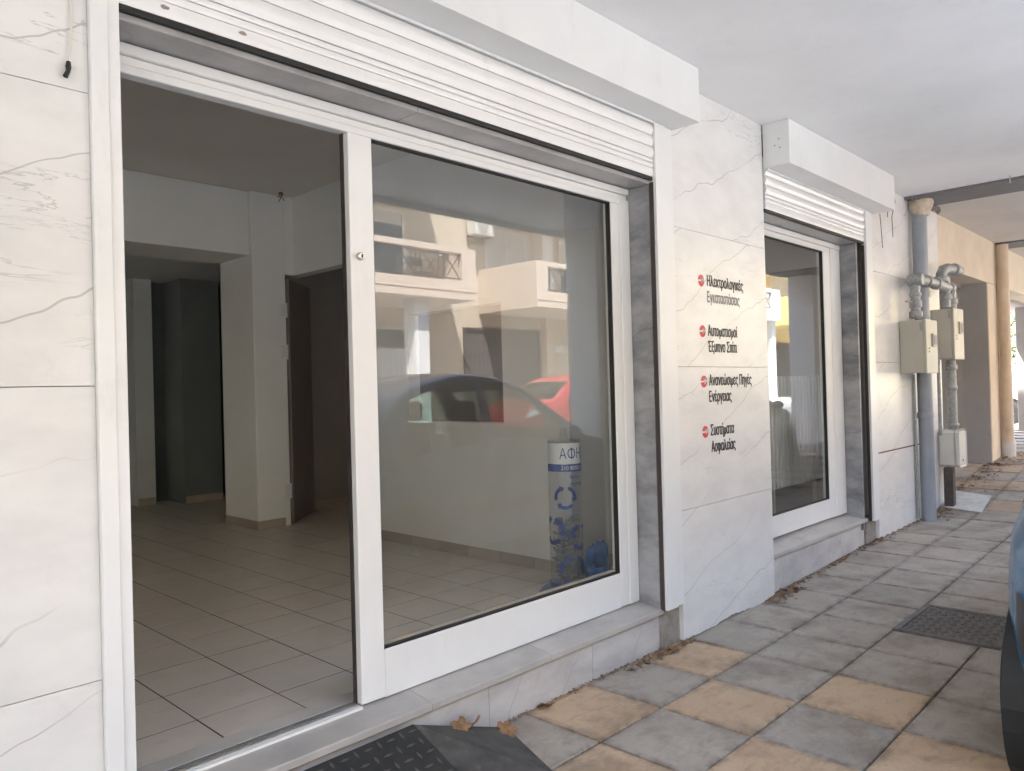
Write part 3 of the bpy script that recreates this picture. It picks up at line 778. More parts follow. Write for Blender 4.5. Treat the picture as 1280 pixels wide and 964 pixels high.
tube_text('battery', .03, .11, .026, .715, 'blueprint'); tube_text('recycling', .03, .13, .026, .672, 'blueprint')
def arrows(s, z, r, n=3, seg=None):
    m = MB()
    for q in range(n):
        a0 = q*2*PI/n+.3; a1 = a0+2*PI/n*.62
        def f(u, v): 
            a = a0+(a1-a0)*u; rr = r*(.80+.34*v); return wrap(s+rr*math.sin(a), z+rr*math.cos(a), TR+.0022)
        m.grid(f, 8, 1)
        P = lambda a, k: wrap(s+r*k*math.sin(a), z+r*k*math.cos(a), TR+.0022)
        m.poly([P(a1, .62), P(a1, 1.34), P(a1+.42, .97)])
    return m.build('recycling_arrows', 'blueprint', bt)
arrows(-.0, .60, .062); arrows(-.09, .40, .075); arrows(.10, .36, .07); arrows(.045, .16, .085)
# batteries inside
m = MB(); rb = random.Random(3)
for k in range(230):
    z = .10+.36*(k/230)**1.0; a = rb.uniform(0, 2*PI); r_ = rb.uniform(.02, .082)
    c = Vector((C0.x+r_*math.cos(a), C0.y+r_*math.sin(a), FZ+z)); d = Vector((rb.uniform(-1, 1), rb.uniform(-1, 1), rb.uniform(-.6, .6))).normalized()*.022
    if (c+d-Vector((C0.x, C0.y, c.z+d.z))).length > .09 or (c-d-Vector((C0.x, C0.y, c.z-d.z))).length > .09: continue
    m.tube([c-d, c+d], .0065, 6)
tag(m.build('used_batteries', 'battery', None, 40), 'used batteries heaped inside the clear recycling tube', 'batteries', None, 'stuff')

# crumpled blue bag
bag = MB(); bmesh.ops.create_icosphere(bag.bm, subdivisions=4, radius=1)
for v in bag.bm.verts:
    c = v.co.copy(); n1 = mnoise.noise(c*1.7+Vector((3, 1, 7))); n2 = abs(mnoise.noise(c*4.5+Vector((9, 2, 4)))); n3 = abs(mnoise.noise(c*10))
    c *= 1+.35*n1-.38*n2-.15*n3
    v.co = Vector((3.915+c.x*.105, .66+c.y*.095, FZ+.085+max(c.z*.12, -.084)+(.06*max(0, c.z)**2)))
bg_ = thing('plastic_bag', 'crumpled blue plastic bag lying behind the shop window', 'bag', (3.915, .66, FZ))
bag.build('bag_body', 'plastic_bag', bg_, 180)
m = MB(); pts = [(3.885, .62, FZ+.12), (3.85, .61, FZ+.19), (3.80, .60, FZ+.225), (3.765, .60, FZ+.205), (3.775, .60, FZ+.175), (3.81, .60, FZ+.165)]
m.tube(pts, [.045, .034, .030, .032, .026, .012], 10)
for v in m.bm.verts: v.co += Vector((mnoise.noise(v.co*22), mnoise.noise(v.co*23+Vector((5, 0, 0))), mnoise.noise(v.co*25)))*.016
m.build('bag_handle', 'plastic_bag', bg_, 180)

# ------------------------------------------------------------------ pipes and meter boxes on the far pillar
dp = thing('drainpipe', 'grey plastic drainpipe running down the meter pillar to the pavement', 'drainpipe', (8.33, -.08, .09))
MB().tube([(8.345, -.085, .07), (8.34, -.085, 1.0), (8.31, -.085, 2.0), (8.32, -.085, 3.16)], .068, 20).build('pipe', 'pvc', dp, 50)
for z in (1.14, 2.35): MB().lathe([(.069, -.03), (.074, -.028), (.074, .028), (.069, .03)], (8.325, -.085, z), 'z', 20).build('pipe_joint', 'pvc', dp, 40)
m = MB(); m.lathe([(.07, 3.13), (.08, 3.16), (.10, 3.20), (.115, 3.25), (.11, 3.283)], (8.32, -.10, 0), 'z', 20)
for v in m.bm.verts: v.co += Vector((mnoise.noise(v.co*9), mnoise.noise(v.co*9+Vector((4, 4, 0))), 0))*.02
m.build('foam_collar', 'foam', dp, 60)
m = MB()
for k in range(16):
    x, y = 8.16+k*.05, -.05-.05*abs(math.sin(k*1.3)); m.tube([(x, y, 3.305), (x+.03, y-.03, 3.262-.012*(k % 3)), (x+.07, y-.02, 3.30)], .012, 5)
m.build('loose_plaster', 'concrete', dp, 40)
thw = thing('loose_wire', 'thin dark wires dangling beside the end of the narrow shutter box', 'wire', (7.4, -.05, 3.0))
for pts in ([(7.30, -.15, 3.28), (7.32, -.17, 3.10), (7.38, -.12, 2.98), (7.62, -.05, 2.84)], [(7.52, -.02, 3.20), (7.56, -.03, 3.08), (7.55, -.03, 3.02)], [(7.25, -.06, 3.0), (7.34, -.04, 2.86), (7.42, -.02, 2.72)]): MB().tube(pts, .003, 6).build('wire', 'black', thw)

def meter_box(label, x0, x1, d, z0, z1, mat, ch, lab=True):
    t = thing('meter_box', label, 'meter box', ((x0+x1)/2, -d/2, z0), group='meter boxes on the pillar')
    box('casing', mat, t, (x0, x1, -d+.02, -.002, z0+.006, z1-.006), ch)
    box('lid', mat, t, (x0-.006, x1+.006, -d-.004, -d+.019, z0, z1), min(ch, .012) if ch < .02 else .03)
    if lab:
        w = box('inspection_window', mat, t, (x0+.45*(x1-x0), x0+.80*(x1-x0), -d-.022, -d-.005, z0+.50*(z1-z0), z0+.74*(z1-z0)), .003)
        MB().box(x0+.5*(x1-x0), x0+.75*(x1-x0), -d-.025, -d-.0225, z0+.53*(z1-z0), z0+.71*(z1-z0)).build('window_glass', 'carglass' if False else 'greyplaster', w)
        m = MB()
        for zz in (.46, .40): m.lathe([(.007, -d-.005), (.007, -d-.009), (0, -d-.010)], (x0+.2*(x1-x0), 0, z0+zz*(z1-z0)), 'y', 8)
        m.build('screw', 'darkmetal', t)
        box('hinge', 'galv', t, (x0-.012, x0-.0065, -d+.03, -d+.05, z1-.11, z1-.03))
    else:
        m = MB(); m.lathe([(.012, -d-.005), (.012, -d-.009), (0, -d-.010)], ((x0+x1)/2, 0, z0+.07), 'y', 10); m.build('screw', 'darkmetal', t)
    return t
meter_box('lower cream meter box in front of the grey drainpipe', 7.88, 8.23, .235, 1.555, 2.07, 'meterbox', .006)
meter_box('higher cream meter box at the far edge of the pillar', 8.93, 9.29, .215, 1.70, 2.24, 'meterbox', .006)
meter_box('small pale rounded meter box on a dark post', 9.02, 9.31, .20, .555, .955, 'meterbox2', .025, False)
tag(MB().box(9.02, 9.115, -.14, -.05, .10, .552, .004).build('metal_post', 'post'), 'short dark brown post under the small rounded meter box', 'post')

gp = thing('gas_pipe', 'galvanised pipe run with elbows feeding the two cream meter boxes', 'pipe', (8.4, -.15, 2.3))
def pipe(pts, r=.042, nm='pipe'): MB().tube(pts, r, 14).build(nm, 'galv', gp, 50)
def fit(c, ax, r=.056, h=.035): MB().lathe([(r*.9, -h), (r, -h+.008), (r, h-.008), (r*.9, h)], c, ax, 16).build('fitting', 'galv', gp, 40)
pipe([(7.93, -.14, 2.08), (7.93, -.14, 2.40)]); fit((7.93, -.14, 2.12), 'z', .06, .03); fit((7.93, -.14, 2.22), 'z'); fit((7.93, -.14, 2.31), 'z', .052, .02)
pipe([(7.93, -.14, 2.37), (7.93, -.14, 2.42), (7.97, -.15, 2.45), (8.05, -.17, 2.455), (8.25, -.19, 2.455), (8.60, -.19, 2.452), (8.95, -.17, 2.45), (9.04, -.16, 2.445), (9.09, -.16, 2.41), (9.10, -.16, 2.25)], .046)
MB().lathe([(0, -.07), (.05, -.07), (.062, -.05), (.062, .04), (.05, .06)], (7.93, -.14, 2.45), 'y', 16).build('fitting', 'galv', gp, 40)
fit((8.16, -.18, 2.455), 'x', .06, .03); fit((8.43, -.19, 2.455), 'x', .062, .04); fit((8.98, -.17, 2.45), 'x', .06, .04)
fit((9.10, -.16, 2.32), 'z', .058, .03); fit((8.85, -.17, 2.35), 'z', .058, .03)
pipe([(8.85, -.175, 2.24), (8.85, -.175, 2.55)], .038)
pipe([(8.74, -.16, 2.50), (8.74, -.16, 2.58), (8.77, -.17, 2.625), (8.84, -.19, 2.645), (9.0, -.21, 2.645), (9.12, -.22, 2.64)], .052)
fit((8.74, -.16, 2.53), 'z', .062, .03); fit((9.02, -.215, 2.645), 'x', .064, .05); fit((9.14, -.22, 2.64), 'x', .056, .03)
pipe([(9.16, -.12, .955), (9.15, -.12, 1.70)], .048); fit((9.15, -.12, 1.62), 'z', .062, .03); fit((9.15, -.12, 1.40), 'z', .058, .025); fit((9.16, -.12, 1.0), 'z', .06, .02)
pipe([(7.76, -.10, 2.24), (7.93, -.14, 2.24)], .007, 'bracket')
pipe([(8.92, -.06, .9), (8.92, -.06, 1.9)], .018, 'conduit'); pipe([(8.23, -.02, .12), (8.225, -.02, 1.55)], .012, 'conduit')

bp = thing('downpipe', 'beige painted downpipe on the corner of the neighbouring building', 'drainpipe', (12.0, -.08, .45))
MB().tube([(11.97, -.08, .62), (11.96, -.08, 3.28)], .07, 16).build('pipe', 'beigepipe', bp, 50)
for z in (1.0, 1.75, 2.45): MB().lathe([(.0715, -.012), (.074, -.012), (.074, .012), (.0715, .012)], (11.965, -.08, z), 'z', 16).build('bracket', 'beigepipe', bp)
MB().tube([(11.97, -.08, .42), (11.97, -.08, .64)], .085, 14).build('pipe_foot', 'chalk', bp, 50)

# ------------------------------------------------------------------ leaves
def leaf_mesh(seed, s):
    q = random.Random(seed); m = MB(); n = 20
    pts = []
    for k in range(n):
        a = 2*PI*k/n; r = s*(.55+.38*abs(math.cos(2.5*a))**.7+q.uniform(-.06, .06)); pts.append(Vector((r*math.cos(a), r*math.sin(a)*.8, 0)))
    c = m.bm.verts.new((0, 0, .012)); vs = []
    for k, p in enumerate(pts): p.z = .006+.25*s*(p.length/s)**2*(.5+.5*math.sin(k*1.1+seed)); vs.append(m.bm.verts.new(p))
    for k in range(n): m.bm.faces.new((c, vs[k], vs[(k+1) % n]))
    me = m.mesh('dry_leaf', 'leaf', 60); return me
LM = [leaf_mesh(k, .058) for k in range(5)]
LEAVES = [((2.10, -.02), 'curled brown leaf propped against the doorstep by the ramp'), ((2.20, -.01), 'upright russet leaf leaning on the riser beside the ramp'),
          ((2.34, -.05), 'flat dry leaf at the foot of the ramp wedge'), ((2.66, .005), 'large lobed dry leaf lying on the first ochre slab edge'),
          ((3.72, -.03), 'small dry leaf in the corner before the lettered pillar'), ((5.12, .0), 'dry leaf heap leaf beside the lettered pillar corner'), ((5.3, -.06), 'lone dry leaf in front of the short window sill')]
for k, ((x, y), lb) in enumerate(LEAVES):
    o = link('dry_leaf', LM[k % 5], None, (x, y, gz(x)+(.105, .08, .02)[k] if k < 3 else gz(x)+.008), (rnd.uniform(-.5, .5) if k not in (1,) else 1.0, rnd.uniform(-.4, .4), rnd.uniform(0, 6)), lb, 'leaf', 'dry leaves along the shop base')
    o.scale = (1.05,)*3 if k < 4 else (.9,)*3
m = MB(); ql = random.Random(11)
def crumb(x, y, z, s):
    a = ql.uniform(0, 6.28); t = ql.uniform(-.7, .7); u = Vector((math.cos(a), math.sin(a), t*.5))*s; w = Vector((-math.sin(a), math.cos(a), ql.uniform(-.5, .5)))*s*.5; c = Vector((x, y, z))
    m.bm.faces.new([m.bm.verts.new(p) for p in (c-u, c-w, c+u*.9, c+w)])
def drift(x0, x1, yb, spread, n, s=.016):
    for _ in range(n):
        x = ql.uniform(x0, x1); y = yb-abs(ql.gauss(0, spread)); crumb(x, y, gz(x)+ql.uniform(.003, .012), ql.uniform(.4, 1.3)*s)
drift(2.4, 3.7, .04, .014, 260, .010); drift(3.3, 3.95, .0, .03, 160); drift(4.9, 5.35, .0, .05, 130, .022); drift(5.2, 6.95, .03, .03, 300); drift(6.9, 7.25, .02, .04, 90, .02)
drift(7.2, 8.4, .0, .04, 120); drift(8.4, 9.2, -.02, .10, 260, .022); drift(9.2, 11.4, .05, .12, 260, .026); drift(11.2, 12.4, -.02, .14, 160, .03)
tag(m.build('leaf_litter', 'litter'), 'crumbled dry leaf litter along the foot of the shop wall', 'leaf litter', None, 'stuff')

# ------------------------------------------------------------------ cars
def cat(ps, n):
    out = []
    k = len(ps)-1
    for i in range(n+1):
        u = i/n*k; a = min(int(u), k-1); t = u-a
        p0, p1, p2, p3 = ps[max(a-1, 0)], ps[a], ps[a+1], ps[min(a+2, k)]
        out.append(tuple(.5*((2*p1[c])+(-p0[c]+p2[c])*t+(2*p0[c]-5*p1[c]+4*p2[c]-p3[c])*t*t+(-p0[c]+3*p1[c]-3*p2[c]+p3[c])*t**3) for c in range(len(p1))))
    return out
def interp(tab, x):
    if x <= tab[0][0]: return tab[0][1]
    for i, ((a, za), (b, zb)) in enumerate(zip(tab, tab[1:])):
        if x <= b:
            t = (x-a)/(b-a)
            sa = (zb-tab[max(i-1, 0)][1])/max(b-tab[max(i-1, 0)][0], 1e-6)*(b-a); n2 = tab[min(i+2, len(tab)-1)]
            sb = (n2[1]-za)/max(n2[0]-a, 1e-6)*(b-a)
            return (2*t**3-3*t*t+1)*za+(t**3-2*t*t+t)*sa+(-2*t**3+3*t*t)*zb+(t**3-t*t)*sb
    return tab[-1][1]
def hatchback(label, loc, rotz, paint, L=3.15, Wd=1.56, H=1.52, wb=(.52, 2.55), wr=.285, group=None, antenna=False, zs=1.0):
    t = thing('parked_car', label, 'car', loc, rotz, group)
    k = L/3.15
    top = [(0, .60), (.04*k, .76), (.12*k, .92), (.30*k, 1.10*H/1.52), (.55*k, 1.36*H/1.52), (1.05*k, H-.005), (1.45*k, H-.01), (1.80*k, 1.42*H/1.52), (2.15*k, 1.20*H/1.52), (2.42*k, 1.0), (2.7*k, .93), (2.98*k, .82), (3.1*k, .70), (L, .58)]
    belt = [(0, .55), (.05*k, .70), (.2*k, .80), (.6*k, .89), (1.5*k, .94), (2.3*k, .92), (2.7*k, .86), (3.0*k, .74), (3.1*k, .64), (L, .55)]
    bot = [(0, .42), (.06*k, .33), (.3*k, .27), (1, .20), (2, .20), (2.8*k, .25), (3.1*k, .32), (L, .40)]
    hw_ = [(0, .58), (.05*k, .74), (.14*k, .86), (.30*k, .955), (.55*k, 1.0), (1.5*k, 1.0), (2.6*k, .99), (2.9*k, .92), (3.05*k, .80), (L, .62)]
    def sect(x):
        zb, zl, zt, h = interp(bot, x), interp(belt, x), interp(top, x), interp(hw_, x)*Wd/2
        zt = max(zt, zl+.02); g = min(1, max(0, (zt-zl)/.5)); hr = h*(.94-.20*g)
        return [(0, zb), (h*.6, zb), (h*.90, zb+.015), (h*.975, zb+.10), (h*1.0, (zb*.45+zl*.55)), (h*.985, zl-.06), (h*.955, zl), (h*.955+(hr-h*.955)*.5, zl+(zt-zl)*.48), (hr, zl+(zt-zl)*.86), (hr*.86, zt-(zt-zl)*.03), (hr*.45, zt), (0, zt+.004)]
    NV = 44
    def surf(x, v):                              # v 0..11 along the section
        ps = sect(x); a = min(int(v), 10); f = v-a
        p0, p1, p2, p3 = ps[max(a-1, 0)], ps[a], ps[a+1], ps[min(a+2, 11)]
        r = [.5*((2*p1[c])+(-p0[c]+p2[c])*f+(2*p0[c]-5*p1[c]+4*p2[c]-p3[c])*f*f+(-p0[c]+3*p1[c]-3*p2[c]+p3[c])*f**3) for c in (0, 1)]
        return Vector((x-L/2, r[0], r[1]*zs))
    NU = int(L/.03)
    def xs(i): 
        u = i/NU; return L*(u*.86+.14*(.5-.5*math.cos(PI*u)))
    m = MB(); V = {}
    for i in range(NU+1):
        for j in range(NV+1):
            p = surf(xs(i), j*11/NV)
            for s in (1, -1):
                if p.y < 1e-5 and s < 0: V[i, j, s] = V[i, j, 1]; continue
                V[i, j, s] = m.bm.verts.new((p.x, p.y*s, p.z))
    wc = [Vector((w-L/2, 0, wr)) for w in wb]; ar = wr+.055
    for i in range(NU):
        for j in range(NV):
            for s in (1, -1):
                q = [V[i, j, s], V[i+1, j, s], V[i+1, j+1, s], V[i, j+1, s]]
                q = list(dict.fromkeys(q))
                if len(q) < 3: continue
                c = sum((v.co for v in q), Vector())/len(q); xc, vc = c.x+L/2, (j+.5)*11/NV
                t1 = (vc-6.15)/1.9; t2 = (vc-8.9)/2.1
                if 6.25 < vc < 7.95 and any((a_+(b_-a_)*t1)*k+.02 < xc < (c_+(d_-c_)*t1)*k-.02 for a_, b_, c_, d_ in ((.42, .60, 1.24, 1.24), (1.31, 1.31, 2.20, 1.74))): continue
                if vc > 9 and (1.88*k < xc < 2.38*k or .17*k < xc < .45*k): continue
                if abs(c.y) > Wd*.28 and any(math.hypot(c.x-w.x, c.z-w.z) < ar for w in wc): continue
                try: m.bm.faces.new(q)
                except ValueError: pass
    for i in (0, NU):
        ring = [V[i, j, 1] for j in range(NV+1)]+[V[i, j, -1] for j in range(NV-1, 0, -1)]
        try: m.bm.faces.new(list(dict.fromkeys(ring)))
        except ValueError: pass
    for v in list(m.bm.verts):
        if not v.link_faces: m.bm.verts.remove(v)
    for v in m.bm.verts:
        if v.is_boundary and abs(v.co.y) > Wd*.28:
            for w in wc:
                d = math.hypot(v.co.x-w.x, v.co.z-w.z)
                if d < ar+.06 and d > .01: v.co.x = w.x+(v.co.x-w.x)*ar/d; v.co.z = w.z+(v.co.z-w.z)*ar/d
    link('body', m.mesh('body', paint, 50), t, (0, 0, 0))
    def panel(nm, mat, x0b, x0t, x1b, x1t, v0, v1, off=.005, sides=(1, -1), nu=14, nv=6, par=t):
        last = None
        for s in sides:
            m = MB()
            def f(u, v):
                x = (x0b+(x0t-x0b)*v)*(1-u)+(x1b+(x1t-x1b)*v)*u; vv = v0+(v1-v0)*v
                p = surf(x, vv); du = surf(x+.01, vv)-p; dv = surf(x, min(vv+.02, 11))-surf(x, max(vv-.02, 0)); n = du.cross(dv)
                n = n.normalized() if n.length > 1e-9 else Vector((0, 0, 1))
                if n.y*1+n.z*.5 < 0: n = -n
                p = p+n*off; return Vector((p.x, p.y*s, p.z))
            m.grid(f, nu, nv)
            last = link(nm, m.mesh(nm, mat, 60), par, (0, 0, 0))
        return last
    # cabin
    link('cabin_floor', MB().box(.3*k-L/2, 2.5*k-L/2, -Wd*.42, Wd*.42, .28, .34).mesh('cabin_floor', 'trim'), t, (0, 0, 0))
    for sx, sy in ((1.45, .36), (1.45, -.36), (.62, .36), (.62, -.36)):
        q = MB().box(sx*k-L/2, sx*k+.45-L/2, sy-.24, sy+.24, .36, .58, .05)
        q.prism([(sx*k-L/2-.02, sy-.23, .55), (sx*k-L/2+.10, sy-.23, .55), (sx*k-L/2-.08, sy-.20, 1.12*zs), (sx*k-L/2-.17, sy-.20, 1.12*zs)], (0, .44, 0))
        q.box(sx*k-L/2-.19, sx*k-L/2-.10, sy-.13, sy+.13, 1.14*zs, 1.30*zs, .03)
        link('seat', q.mesh('seat', 'trim'), t, (0, 0, 0))
    link('dashboard', MB().box(2.05*k-L/2, 2.42*k-L/2, -Wd*.40, Wd*.40, .70, .93*zs, .04).mesh('dashboard', 'trim'), t, (0, 0, 0))
    # glass
    panel('side_window', 'cartint', .42*k, .60*k, 1.24*k, 1.24*k, 6.15, 8.05)
    panel('side_window', 'cartint', 1.31*k, 1.31*k, 2.20*k, 1.74*k, 6.15, 8.05)
    panel('windscreen', 'cartint', 2.40*k, 2.40*k, 1.86*k, 1.86*k, 8.9, 11, sides=(1, -1))
    panel('rear_window', 'cartint', .15*k, .15*k, .47*k, .47*k, 8.9, 11)
    for x in (.40*k, 1.275*k, 2.22*k):
        panel('door_seam', 'trim', x-.004, x-.004, x+.004, x+.004, 3.2, 6.05, .003, nu=1, nv=8)
    for x in (.95*k, 1.45*k): panel('door_handle', 'trim', x, x, x+.16, x+.16, 5.35, 5.55, .018, nu=3, nv=2)
    panel('side_moulding', 'trim', .80*k, .80*k, 2.25*k, 2.25*k, 3.55, 3.85, .010, nu=10, nv=2)
    panel('tail_light', 'taillight', (.02*k), .03*k, .16*k, .18*k, 3.5, 4.6, .006, nu=6, nv=6)
    panel('headlight', 'headlamp', 2.86*k, 2.80*k, 3.06*k, 3.0*k, 5.1, 6.6, .008, nu=6, nv=5)
    for s in (1, -1):
        m = MB(); bmesh.ops.create_uvsphere(m.bm, u_segments=12, v_segments=8, radius=1, matrix=Matrix.Translation((2.12*k-L/2, s*(Wd/2+.07), 1.02*zs)) @ Matrix.Diagonal((.055, .09, .06, 1)))
        link('wing_mirror', m.mesh('wing_mirror', paint, 60), t, (0, 0, 0))
    for w in wc:
        for s in (1, -1):
            link('arch_liner', MB().lathe([(ar+.02, s*(Wd/2-.03)), (ar+.02, s*(Wd/2-.24)), (0, s*(Wd/2-.24))], (w.x, 0, wr), 'y', 28).mesh('arch_liner', 'trim'), t, (0, 0, 0))
    if antenna: link('antenna', MB().tube([(1.75*k-L/2, 0, (H-.03)*zs), (1.62*k-L/2, 0, H*zs+.16)], .004, 6).mesh('antenna', 'trim'), t, (0, 0, 0))
    tw = .165
    ty = MB().lathe([(wr*.62, -tw/2), (wr*.9, -tw/2), (wr*.985, -tw/2+.02), (wr, -tw/2+.045), (wr, tw/2-.045), (wr*.985, tw/2-.02), (wr*.9, tw/2), (wr*.62, tw/2)], (0, 0, 0), 'y', 32).mesh('tyre', 'rubber', 50)
    rm = MB(); rm.lathe([(0, .05), (wr*.62, .05), (wr*.64, .075), (wr*.60, .075), (wr*.58, .055)], (0, 0, 0), 'y', 28); rm.lathe([(0, .085), (.03, .083), (.04, .05)], (0, 0, 0), 'y', 14)
    for q in range(7):
        a = 2*PI*q/7; e = Vector((math.cos(a), 0, math.sin(a))); n_ = Vector((-math.sin(a), 0, math.cos(a)))
        rm.prism([e*.03-n_*.022+Vector((0, .055, 0)), e*wr*.6-n_*.016+Vector((0, .055, 0)), e*wr*.6+n_*.016+Vector((0, .055, 0)), e*.03+n_*.022+Vector((0, .055, 0))], (0, .022, 0))
    rm = rm.mesh('rim', 'rim', 30)
    for w in wc:
        for s in (1, -1):
            wh = bpy.data.objects.new('wheel', None); COL.objects.link(wh); wh.parent = t; wh.location = (w.x, s*(Wd/2-tw/2-.006), wr); wh.rotation_euler = (0, 0, 0 if s > 0 else PI)
            link('tyre', ty, wh, (0, 0, 0)); link('rim', rm, wh, (0, 0, 0))
    return t
hatchback('steel blue hatchback parked on the pavement, its near end cut by the picture edge', (4.735, -2.485, 0), R(0), 'bluecar', L=3.46, wb=(.56, 2.82), wr=.31, zs=1.09, antenna=True)
hatchback('red hatchback parked across the street, seen mirrored in the wide shop window', (12.3, -7.75, gz(12.3)-.16), PI, 'redcar', L=3.7, Wd=1.66, H=1.5, wb=(.62, 3.0), wr=.3)
hatchback('charcoal hatchback on the pavement mirrored in the smaller shop window', (9.5, -2.80, gz(9.5)), 0, 'darkcar', L=3.6, Wd=1.64, H=1.5, wb=(.6, 2.92), wr=.3)
hatchback('white car parked beyond the open ground floor under green trees', (18.9, 2.42, .42), R(90), 'whitecar', L=3.9, Wd=1.7, H=1.5, wb=(.66, 3.16), wr=.31)

# ------------------------------------------------------------------ trees beyond the open ground floor, and an added unseen street row
def tree(label, x, y, h, r, n, seed):
    q = random.Random(seed); z0 = gz(x)-.2
    t = thing('tree', label, 'tree', (x, y, z0), group=None)
    MB().tube([(x, y, z0), (x+.05, y, z0+h*.3), (x-.05, y+.05, z0+h*.6)], [.14, .11, .06], 8).build('trunk', 'bark', t, 60)
    m = MB()
    for _ in range(7):
        a = q.uniform(0, 6.28); m.tube([(x, y, z0+h*q.uniform(.25, .5)), (x+r*.5*math.cos(a), y+r*.5*math.sin(a), z0+h*q.uniform(.5, .8))], [.05, .02], 5)
    m.build('limb', 'bark', t, 60)
    m = MB(); cl = [Vector((q.gauss(0, r*.45), q.gauss(0, r*.45), h*q.uniform(.25, .95))) for _ in range(40)]
    for _ in range(n):
        c = q.choice(cl)+Vector((q.gauss(0, .32), q.gauss(0, .32), q.gauss(0, .3))); s = q.uniform(.06, .13)
        u = Vector((q.gauss(0, 1), q.gauss(0, 1), q.gauss(0, .6))).normalized()*s; w = u.orthogonal().normalized()*s*.5; p = Vector((x, y, z0))+c
        if p.z < z0+.2: continue
        m.bm.faces.new([m.bm.verts.new(v) for v in (p-u, p-w, p+u, p+w)])
    m.build('crown', 'leafgreen', t)
tree('unseen street tree nearest the shop, added on the far pavement to hold back light', 1.2, -9.7, 6.2, 2.1, 5200, 7)  # this row of three is added, unseen, to dim the first pillar
tree('unseen middle street tree of the row added on the far pavement to hold back light', -3.6, -9.7, 6.6, 2.2, 5200, 8)
tree('unseen last street tree of the row added on the far pavement to hold back light', -8.6, -9.7, 6.4, 2.2, 5200, 9)
tree('leafy green tree growing behind the white car', 35.5, 5.2, 4.6, 2.0, 5200, 1)
tree('second bushy tree further off behind the white car', 37.5, 2.2, 5.2, 2.2, 4200, 2)
tree('dark bushy tree at the back of the open ground floor yard', 36.0, 8.8, 5.0, 2.2, 3600, 5)

# ------------------------------------------------------------------ buildings across the street (seen mirrored in the glass)
YW, YB = -12.6, -10.4
ob = thing('apartment_building', 'peach apartment building across the street with deep walled balconies', 'building', (9, -15, .3))
box('wall', 'peachwall', ob, (-45, 20.6, -22, YW, -.2, 7.8))  # kept low to admit sky, lengthened left out of view to cut light
box('roof_slab', 'peach', ob, (-45, 20.6, -22, YW+.5, 7.801, 7.95))
def balcony(p, x0, x1, zb, ops, mat='peach', rail=True, yf=YB, yw=YW):
    m = MB()
    m.box(x0, x1, yw+.002, yf, zb, zb+.14); m.box(x0, x1, yw+.002, yf-.014, zb+.141, zb+.18)
    zt = zb+1.21; za, zc = zb+.42, zb+1.08
    xs = [x0]+[q for o in ops for q in o]+[x1]
    m.box(x0, x1, yf-.14, yf, zb+.181, za); m.box(x0, x1, yf-.14, yf, zc, zt)
    for a, b in zip(xs[0::2], xs[1::2]): m.box(a, b, yf-.14, yf, za+.0005, zc-.0005)
    for a, b in ((x0, x0+.14), (x1-.14, x1)): m.box(a, b, yw+.002, yf-.1405, zb+.181, zt)
    bo = m.build('balcony', mat, p)
    if rail:
        m = MB()
        for a, b in ops:
            yy = yf-.07
            m.box(a, b, yy-.012, yy+.012, za+.05, za+.075); m.box(a, b, yy-.012, yy+.012, zc-.06, zc-.035)
            n = max(2, int((b-a)/.62)); w = (b-a)/n
            for k in range(n):
                c = a+k*w; m.box(c-.01, c+.01, yy-.01, yy+.01, za, zc); m.box(c+w*.22, c+w*.22+.028, yy-.009, yy+.009, za+.075, zc-.06)
                m.tube([(c+w*.3, yy, za+.07), (c+w*.95, yy, zc-.05)], .016, 5); m.tube([(c+w*.95, yy, za+.07), (c+w*.3, yy, zc-.05)], .016, 5)
        m.build('railing', 'ironrail', bo)
    return bo
for zb in (3.66, 6.72):
    balcony(ob, 4.4, 12.49, zb, [(4.9, 8.2), (8.7, 12.05)])
    balcony(ob, 14.65, 20.2, zb, [(15.09, 17.6), (18.0, 19.8)])
    balcony(ob, -3.0, 3.4, zb, [(-2.5, 2.9)]); balcony(ob, -12, -4, zb, [(-11.5, -4.5)])  # gap filled by an unseen balcony, added to shade the bright wall
def window(p, x0, x1, z0, z1, blind=.0, mat='whitewall', y=YW):
    m = MB(); f = .07
    for b in ((x0-f, x1+f, z1, z1+f), (x0-f, x1+f, z0-f, z0), (x0-f, x0, z0+.001, z1-.001), (x1, x1+f, z0+.001, z1-.001), ((x0+x1)/2-.035, (x0+x1)/2+.035, z0+.001, z1-.001)): m.box(b[0], b[1], y+.001, y+.055, b[2], b[3])
    w = m.build('window', mat, p)
    box('pane', 'skyglass', w, (x0, x1, y+.001, y+.02, z0, z1))
    if blind:
        m = MB(); n = int((z1-z0)*blind/.05); 
        for k in range(n): m.box(x0+.01, x1-.01, y+.021, y+.034, z1-.05*(k+1)+.003, z1-.05*k)
        m.build('blind', 'shutter', w)
    return w
window(ob, 9.6, 12.0, 3.95, 6.05, .15); window(ob, 15.0, 16.55, 3.95, 6.05, .85); window(ob, 5.2, 7.0, 3.95, 6.05, .6); window(ob, 18.2, 19.7, 3.95, 6.05, .5)
box('pilaster', 'whitewall', ob, (17.0, 17.5, YW+.001, YW+.35, 3.9, 6.7))
def garage(p, x0, x1, z1, mat, z0=.25, vents=False, y=YW):
    m = MB(); n = int((x1-x0)/.16)
    for k in range(n): a = x0+(x1-x0)*k/n; m.box(a+.004, a+(x1-x0)/n-.004, y+.001, y+.03, z0, z1-(.5 if vents else 0), .004)
    g = m.build('garage_door', mat, p)
    m = MB()
    for b in ((x0-.08, x0, z0, z1+.08), (x1, x1+.08, z0, z1+.08), (x0+.001, x1-.001, z1, z1+.08)): m.box(b[0], b[1], y+.001, y+.06, b[2], b[3])
    m.build('door_frame', mat, g)
    if vents: box('transom_light', 'skyglass', g, (x0+.05, x1-.05, y+.001, y+.02, z1-.45, z1-.03))
